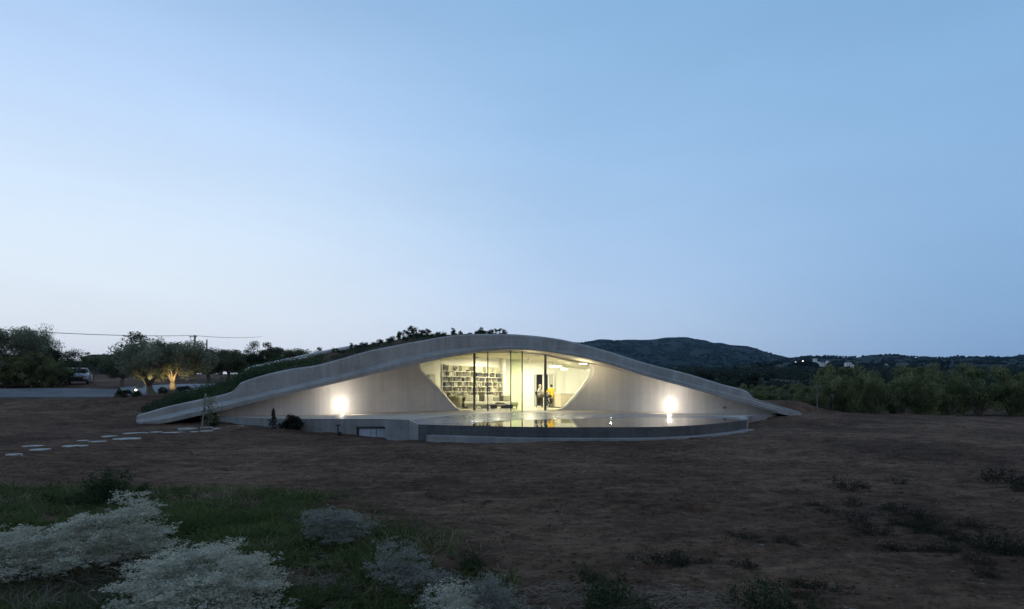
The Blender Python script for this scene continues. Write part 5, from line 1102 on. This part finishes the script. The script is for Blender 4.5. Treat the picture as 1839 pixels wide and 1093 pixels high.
def litter(name, n, seed, P, label):
    rng = np.random.default_rng(seed); x = rng.uniform(P[:, 0].min(), P[:, 0].max(), n * 5); y = rng.uniform(2.3, P[:, 1].max(), n * 5); ok = inside(P, x, y) & (vnoise(x * 2, y * 2, seed) > -.05); x, y = x[ok][:n], y[ok][:n]; n = len(x); z = ground_z(x, y) + soil_relief(x, y)
    a = rng.random(n) * 6.283; c = np.stack([x, y, z + rng.uniform(.005, .05, n)], 1); d = np.stack([np.cos(a), np.sin(a), rng.normal(0, .18, n)], 1)
    return tag(link(name, leaves(name, c, d, rng.uniform(.06, .26, n), .006, rng), 'straw'), label, None, None, 'stuff')
litter('dry_straw', 3200, 214, spp, 'dry straw lying on the soil at the bottom border')

def weed_mesh(seed, n, rad, h, m, tall):
    rng = np.random.default_rng(seed); k = 26; a = rng.random(k) * 6.283; r_ = np.sqrt(rng.random(k)) * rad * rng.uniform(.5, 1.3, k); st = np.stack([r_ * np.cos(a), r_ * .8 * np.sin(a)], 1); hh = h * rng.uniform(.35, 1.25, k) * (1.25 - r_ / rad * .7)
    i = rng.integers(0, k, n); t = rng.random(n)**(.8 if tall else 1.6); spd = rng.normal(0, 1, (n, 2)) * (.035 + .03 * (1 - t))[:, None]; lean = st[i] * (t * .35)[:, None]
    c = np.concatenate([st[i] + lean + spd, (t * hh[i] + .008)[:, None]], 1); d = unit(rng.normal(size=(n, 3)) * np.array([1, 1, .6]) + np.array([0, 0, .5])); ln = rng.uniform(.02, .06, n); w_ = ln * rng.uniform(.25, .5, n)
    sc = np.concatenate([np.concatenate([st, (hh * .5)[:, None]], 1), np.concatenate([st * 1.2, (hh * .75)[:, None]], 1)], 0); sd = np.concatenate([np.concatenate([st * .3, np.ones((k, 1)) * .5], 1)] * 2, 0)
    c = np.concatenate([c, sc], 0); d = np.concatenate([d, unit(sd)], 0); ln = np.concatenate([ln, np.tile(hh, 2)]); w_ = np.concatenate([w_, np.full(2 * k, .006)])
    me = leaves('weed_clump', c, d, ln, w_, rng); me.materials.append(M[m]); return me
wm = [weed_mesh(220, 650, .34, .20, 'weed', True), weed_mesh(221, 800, .40, .12, 'weed', False), weed_mesh(222, 500, .30, .26, 'weed', True), weed_mesh(223, 900, .46, .10, 'weed', False), weed_mesh(224, 420, .26, .16, 'weed', False)]; wg = [weed_mesh(226, 1500, .30, .36, 'weed_green', True), weed_mesh(227, 1300, .34, .28, 'weed_green', True)]
weeds = [(1510, 876, 44), (1546, 873, 40), (1610, 866, 34), (1463, 906, 30), (1488, 917, 48), (1530, 904, 36), (1530, 937, 50), (1571, 956, 56), (1602, 978, 50), (1646, 934, 56), (1668, 951, 60), (1696, 984, 60), (1746, 948, 44), (1782, 984, 76), (1812, 990, 70), (1842, 984, 60), (1768, 1028, 54), (1749, 1008, 50), (1413, 976, 38), (1446, 1052, 74), (1812, 868, 70), (1607, 915, 44), (1205, 1004, 80), (1339, 968, 46), (1341, 1016, 44), (1840, 880, 40), (1720, 965, 50), (1625, 945, 44)]
order = sorted(range(len(weeds)), key=lambda i: weeds[i][0])
def side(i):
    px, y, w_ = weeds[i]
    if (px, y) in ((1446, 1052), (1205, 1004), (1413, 976), (1812, 868), (1840, 880)): return {1446: 'bushy dark weed at the lower right, biggest one beside the green clump', 1205: 'wide dark weed clump alone in the middle of the bare lower soil', 1413: 'small flat weed alone left of the weed drift', 1812: 'wide low weed patch at the right border above the drift', 1840: 'weed tuft on the right border just under the wide low patch'}[px], None
    if px < 1400: return 'thin dark weed between the wide clump and the green clump at the bottom', 'weeds between the clumps'
    if y < 880: return 'dark weed tuft in the far row above the weed drift', 'weeds of the far row'
    return 'dark weed tuft in the slanting drift across the right soil', 'weeds of the slanting drift'
for i in order:
    px, y, w_ = weeds[i]; d = EYE * FPX / (y + 4 - HY); x = X(px, d); s = w_ / FPX * d / .58; lab, grp = side(i); single('weed_clump', rq.choice(wm), (x, d, gz(x, d) - .01), s, rq.uniform(0, 6), lab, 'weed', grp, s * rq.uniform(.8, 1.3))
RP = np.array([(-11, 24), (24, 24), (14, 13), (7.5, 7.5), (3.6, 3.5), (-.5, 3.5), (-.2, 5.2)], float)
sward('sparse_weeds', 5200, 240, .02, .10, .012, 'weed', 'thin scattered weeds over the bare soil', .30, .9, RP); sward('sparse_straw', 2600, 241, .03, .10, .005, 'straw', 'scattered dry stalks over the bare soil', .22, 1.4, RP)
for px, y, w_, lab in ((1366, 1100, 90, 'green weed clump at the bottom border left of the bushy dark weed'), (1463, 1110, 60, 'dim green weed under the bushy dark weed at the bottom border'), (1094, 1090, 90, 'tall green weed at the bottom, right of the small grey shrub'), (1150, 1120, 70, 'low green weed at the bottom border right of the tall green one'), (1053, 1040, 46, 'small straw topped weed left of the tall green one'), (845, 1012, 46, 'dark green weed behind the small pale shrubs')):
    d = EYE * FPX / (y + 2 - HY); x = X(px, d); s = w_ / FPX * d / .55; single('weed_clump', rq.choice(wg), (x, d, gz(x, d) - .01), s, rq.uniform(0, 6), lab, 'weed', None, s * 1.1)
d = 8.3; x = X(190, d); fb = weed_mesh(230, 5200, .52, .52, 'weed_green', True); single('dark_bush', fb, (x, d, gz(x, d)), 1, 0, 'dark green bush rising at the far edge of the grass', 'bush')

# ------------------------------------------------------------------ spotlights, car, barn, poles, village
def spotlight(px, d, lz, aim, power, label, cone=70):
    x = X(px, d); z = gz(x, d); t = thing('spotlight', (x, d, z), label, 'spotlight'); c = Vector((x, d, z + lz)); a = (Vector(aim) - c).normalized()
    mb = MB(); mb.tube([(x, d, z - .1), c - Vector((0, 0, .06))], .025, 6); mb.build('post', 'black', t)
    mb = MB(); mb.tube([c - a * .12, c - a * .05, c + a * .08, c + a * .09], [.05, .09, .11, .105], 12); mb.build('housing', 'black', t, True)
    mb = MB(); mb.tube([c + a * .075, c + a * .098], [.09, .088], 12); mb.build('lens', 'spotglow', t)
    l = bpy.data.lights.new('spotlight_beam', 'SPOT'); l.energy = power; l.color = (1, .74, .34); l.spot_size = R(cone); l.spot_blend = .6; l.shadow_soft_size = .08
    o = bpy.data.objects.new('spotlight_beam', l); COL.objects.link(o); o.parent = t; o.location = c + a * .11 - Vector((x, d, z)); o.rotation_euler = a.to_track_quat('-Z', 'Y').to_euler()
spotlight(243, 38.6, .45, W(284, 664, 37.2), 600, 'small bright garden spotlight left of the olive trunks, on a short post', 62)
spotlight(296, 34.4, .22, W(316, 672, 36), 300, 'low spotlight hidden in the planting before the floodlit trunk', 75)

# parked car
def car(x, y, z, rz, label):
    t = thing('parked_car', (0, 0, 0), label, 'car'); paint = mat('pale_silver_paint', (.40, .41, .43), rough=.3, spec=.6)
    prof = [(-2.05, .42), (-2.1, .72), (-1.95, .92), (-1.5, .98), (-.95, 1.40), (-.2, 1.48), (.45, 1.40), (1.05, .98), (1.75, .86), (2.02, .68), (2.08, .42), (1.6, .26), (-1.6, .26)]
    bm = bmesh.new(); L_ = []
    for yy_, sc in ((-.86, .0), (-.80, 1), (.80, 1), (.86, .0)):
        L_.append([bm.verts.new((px * (1 if sc else .985), yy_ * (1 if zz < 1.0 else .80), zz if sc else zz * .97 + .02)) for px, zz in prof])
    k = len(prof)
    for a in range(3):
        for i in range(k): bm.faces.new((L_[a][i], L_[a][(i + 1) % k], L_[a + 1][(i + 1) % k], L_[a + 1][i]))
    bm.faces.new(L_[0][::-1]); bm.faces.new(L_[3]); me = bpy.data.meshes.new('body'); bm.normal_update(); bm.to_mesh(me); bm.free(); link('body', me, paint, t, False, .03)
    def glass(name, pts): mb = MB(); n_ = len(pts); mb.add(pts, [tuple(range(n_))]); o = mb.build(name, 'car_glass', t); m_ = o.modifiers.new('t', 'SOLIDIFY'); m_.thickness = .02; m_.offset = 0
    glass('windscreen', [(.52, -.56, 1.40), (1.02, -.60, 1.03), (1.02, .60, 1.03), (.52, .56, 1.40)]); glass('rear_window', [(-1.02, -.56, 1.38), (-1.45, -.60, 1.03), (-1.45, .60, 1.03), (-1.02, .56, 1.38)])
    for s_ in (-1, 1):
        glass('side_window', [(-1.3, s_ * .765, 1.02), (-.25, s_ * .765, 1.02), (-.22, s_ * .70, 1.40), (-.85, s_ * .70, 1.36)]); glass('side_window', [(-.15, s_ * .765, 1.02), (.85, s_ * .765, 1.02), (.42, s_ * .70, 1.36), (-.12, s_ * .70, 1.40)])
        for wx in (-1.28, 1.3):
            w_ = bpy.data.objects.new('wheel', None); COL.objects.link(w_); w_.parent = t; w_.location = (wx, s_ * .78, .31)
            for nm, pr, m_ in (('tyre', [(.22, -.1), (.31, -.09), (.31, .09), (.22, .1)], 'black'), ('rim', [(.05, -.085), (.21, -.08), (.21, .08), (.05, .085)], 'metalw')):
                mb = MB(); mb.lathe(pr, (0, 0, 0), 18); mb.v = [(a, c_, b) for a, b, c_ in mb.v]; o = mb.build(nm, m_, None); o.parent = w_
        mb = MB(); mb.ball((2.0, s_ * .6, .70), (.08, .17, .08), 10, 6); mb.build('headlight', mat('headlight_glass', (.7, .72, .75), rough=.1), t, True)
        mb = MB(); mb.box((.7, s_ * .93, 1.02), (.1, .16, .1)); mb.build('mirror', paint, t, bevel=.03)
    mb = MB(); mb.box((2.08, 0, .5), (.06, 1.0, .18)); mb.build('grille', 'black', t); t.location = (x, y, z); t.rotation_euler = (0, 0, rz)
d = 51; x = X(141, d); car(x, d, gz(x, d), R(-58), 'pale silver car parked at the far side of the driveway under the trees')
# thin posts beside the car
for px, lab in ((162, 'thin fence post right of the parked car'), (168.5, 'second thin fence post, further right of the parked car')):
    d = 46; x = X(px, d); z = gz(x, d); mb = MB(); mb.tube([(x, d, z - .2), (x, d, z + 1.25)], .035, 6); mb.lathe([(.05, 0), (.05, .04), (.01, .07)], (x, d, z + 1.24), 6); tag(mb.build('fence_post', 'twig', None), lab, 'post', 'posts by the car')
# barn
d = 100; bx0, bx1 = X(150, d), X(236, d); z0 = gz((bx0 + bx1) / 2, d); zt_ = W(0, 638, d)[2]; bn = thing('barn', ((bx0 + bx1) / 2, d + 3, z0), 'dark flat barn beyond the left grove with a thin eave line', 'building')
mb = MB(); mb.box(((bx0 + bx1) / 2, d + 3, (z0 + zt_) / 2 - .3), (bx1 - bx0, 6, zt_ - z0 + .4)); mb.build('wall', mat('dark_barn_wall', (.06, .055, .062), (.08, .072, .08), 1), bn)
mb = MB(); mb.add([(bx0 + 1.6, d - .4, zt_ + .15), (bx1 + .4, d - .4, zt_ + .15), (bx1 + .4, d + 6.4, zt_ + .5), (bx0 - .4, d + 6.4, zt_ + .5), (bx0 - .4, d - .4, zt_ - .35)], [(0, 1, 2, 3, 4)]); o = mb.build('roof', mat('dark_barn_roof', (.075, .07, .078)), bn); m_ = o.modifiers.new('t', 'SOLIDIFY'); m_.thickness = .15
mb = MB(); mb.box((bx0 + 4.2, d - .03, z0 + 1.2), (2.2, .1, 2.4)); mb.build('door', mat('barn_door', (.02, .018, .02)), bn)
# utility poles and line
def pole(px, top, d, label, arm=True):
    x = X(px, d); z = gz(x, d); zt = W(0, top, d)[2]; t = thing('utility_pole', (x, d, z), label, 'pole'); mb = MB(); mb.tube([(x, d, z - .3), (x, d, zt)], [.17, .12], 8); mb.build('post', mat('reddish_timber', (.10, .05, .045), (.15, .08, .07), 3), t)
    if arm:
        mb = MB(); mb.box((x - .25, d, zt - .25), (1.1, .1, .1)); mb.build('crossarm', 'steel', t)
        for k in (-.7, -.1, .25): mb = MB(); mb.lathe([(.05, 0), (.07, .08), (.03, .16)], (x + k, d, zt - .2), 6); mb.build('insulator', 'stone', t)
        mb = MB(); mb.tube([(x - .12, d, zt - .9), (x - .6, d, zt - .75), (x - .7, d, zt - .3)], .03, 5); mb.build('bracket', 'steel', t)
    return x, zt
px_, zt1 = pole(350, 601.5, 85, 'reddish utility pole carrying the wire above the olive grove'); pole(371.5, 609.5, 110, 'second, farther utility pole just right of the first', False)
for k, (dz0, lab) in enumerate(((0, 'power line running from the left trees to the utility pole'),)):
    a = Vector(W(-260, 572, 40)); b = Vector((px_ - .1, 85, zt1 - .05)); c_ = Vector(W(470, 604, 130)); pts = []
    for i in range(25): t = i / 24; p = a.lerp(b, t); p.z -= .9 * 4 * t * (1 - t) * .5; pts.append(p)
    for i in range(1, 13): t = i / 12; p = b.lerp(c_, t); p.z -= .6 * 4 * t * (1 - t) * .5; pts.append(p)
    mb = MB(); mb.tube(pts, .035, 5); tag(mb.build('power_line', mat('wire', (.16, .17, .19)), None), lab, 'cable')
# white houses and lamps on the far slope
whitew = mat('whitewashed_wall', (.72, .72, .70)); tile = mat('grey_roof_tile', (.28, .26, .25)); dwin = mat('dark_window', (.04, .04, .05), rough=.2)
def villa(px, py, wpx, hpx, d, label, wing=False, roof='tile'):
    wd = wpx / FPX * d; h = hpx / FPX * d; x, y, z = W(px, py, d); t = thing('village_house', (x, y, z), label, 'house')
    mb = MB(); mb.box((x, y, z + h * .35), (wd, wd * .7, h * .9 )); mb.box((x, y, z - h * .6), (wd * .98, wd * .68, h * 1.2))
    if wing: mb.box((x + wd * .7, y + .4, z + h * .12), (wd * .6, wd * .6, h * .62)); mb.box((x + wd * .7, y + .4, z - h * .6), (wd * .58, wd * .58, h * 1.2))
    mb.build('wall', whitew, t)
    e = wd * .56; zz = z + h * .8; dp = wd * .40; mb = MB(); mb.add([(x - e, y - dp, zz), (x + e, y - dp, zz), (x + e, y + dp, zz), (x - e, y + dp, zz), (x - e * .6, y, zz + h * .32), (x + e * .6, y, zz + h * .32)], [(0, 1, 5, 4), (2, 3, 4, 5), (1, 2, 5), (3, 0, 4), (3, 2, 1, 0)]); mb.build('roof', tile, t)
    for k in (-.28, .02, .3): mb = MB(); mb.box((x + wd * k, y - wd * .35 - .02, z + h * .40), (wd * .11, .12, h * .3)); mb.build('window', dwin, t)
for a in ((1476, 657.5, 9, 6.5, 700, 'white house with a dark right side, leftmost of the two big far houses'), (1523, 657.5, 10, 7, 720, 'white house with a low wing, above the tallest feathery bush', True), (1591, 657.5, 5, 4, 800, 'small white house alone high on the slope'), (1572, 665.5, 6, 5.5, 620, 'white gabled house below the small high one'), (1588, 667.8, 9, 3, 600, 'long low white shed right of the gabled house'), (1578.5, 671, 5, 3, 580, 'tiny white hut below the long low shed'), (1463.6, 647, 6, 3.5, 1000, 'faint long building high above the left big house'), (1486, 650, 5, 2.6, 950, 'faint small building right of the faint long one'), (1294.5, 684, 14, 6, 190, 'pale farm shed peeping above the right roof slope'), (1210, 663, 7, 3, 520, 'small pale house on the valley edge, half behind the roof'), (1471, 651, 4, 2, 900, 'faint tiny hut just under the faint long building')): villa(*a)
for i, (px, py, d, lab) in enumerate(((1429, 650.6, 900, 'leftmost lit street lamp dot below the saddle'), (1442, 648.2, 950, 'second lit street lamp dot, right of the leftmost'), (1554, 676.4, 420, 'lit lamp dot low behind the hedge'))):
    x, y, z = W(px, py, d); t = thing('street_lamp', (x, y, z - 5), lab, 'lamp'); mb = MB(); mb.tube([(x, y, z - 8), (x, y, z)], [.12, .08], 5); mb.build('post', 'steel', t); mb = MB(); mb.ball((x, y, z + .2), (.55 * d / 600, .55 * d / 600, .5 * d / 600), 8, 6); mb.build('lamp_head', 'farglow', t)

# valley floor: dry grass and tracks under the trees on the right
mb = MB(); rows = []
for d in np.geomspace(58, 470, 40): rows.append([(X(p, d), d, gz0(X(p, d), d) + .12 + d * .0006) for p in np.linspace(1010, 2300, 60)])
mb.grid(rows); tag(mb.build('valley_floor', mat('valley_grass', (.018, .023, .016), (.075, .07, .052), .05, .95, spec=.1, detail=9, c3=(.027, .032, .022), stretch=(1, 3, 1)), None, True), None, None, None, 'structure')

# ------------------------------------------------------------------ evening air
hz_m = bpy.data.materials.new('evening_haze'); hz_m.use_nodes = True; _t = hz_m.node_tree; _t.nodes.clear()
_v = _t.nodes.new('ShaderNodeVolumePrincipled'); _v.inputs['Color'].default_value = (.42, .72, 1, 1); _v.inputs['Density'].default_value = 5.5e-5; _o = _t.nodes.new('ShaderNodeOutputMaterial'); _t.links.new(_v.outputs[0], _o.inputs['Volume'])
mb = MB(); mb.box((0, 2900, 126.5), (10400, 6600, 259)); tag(mb.build('haze', hz_m), None, None, None, 'stuff')
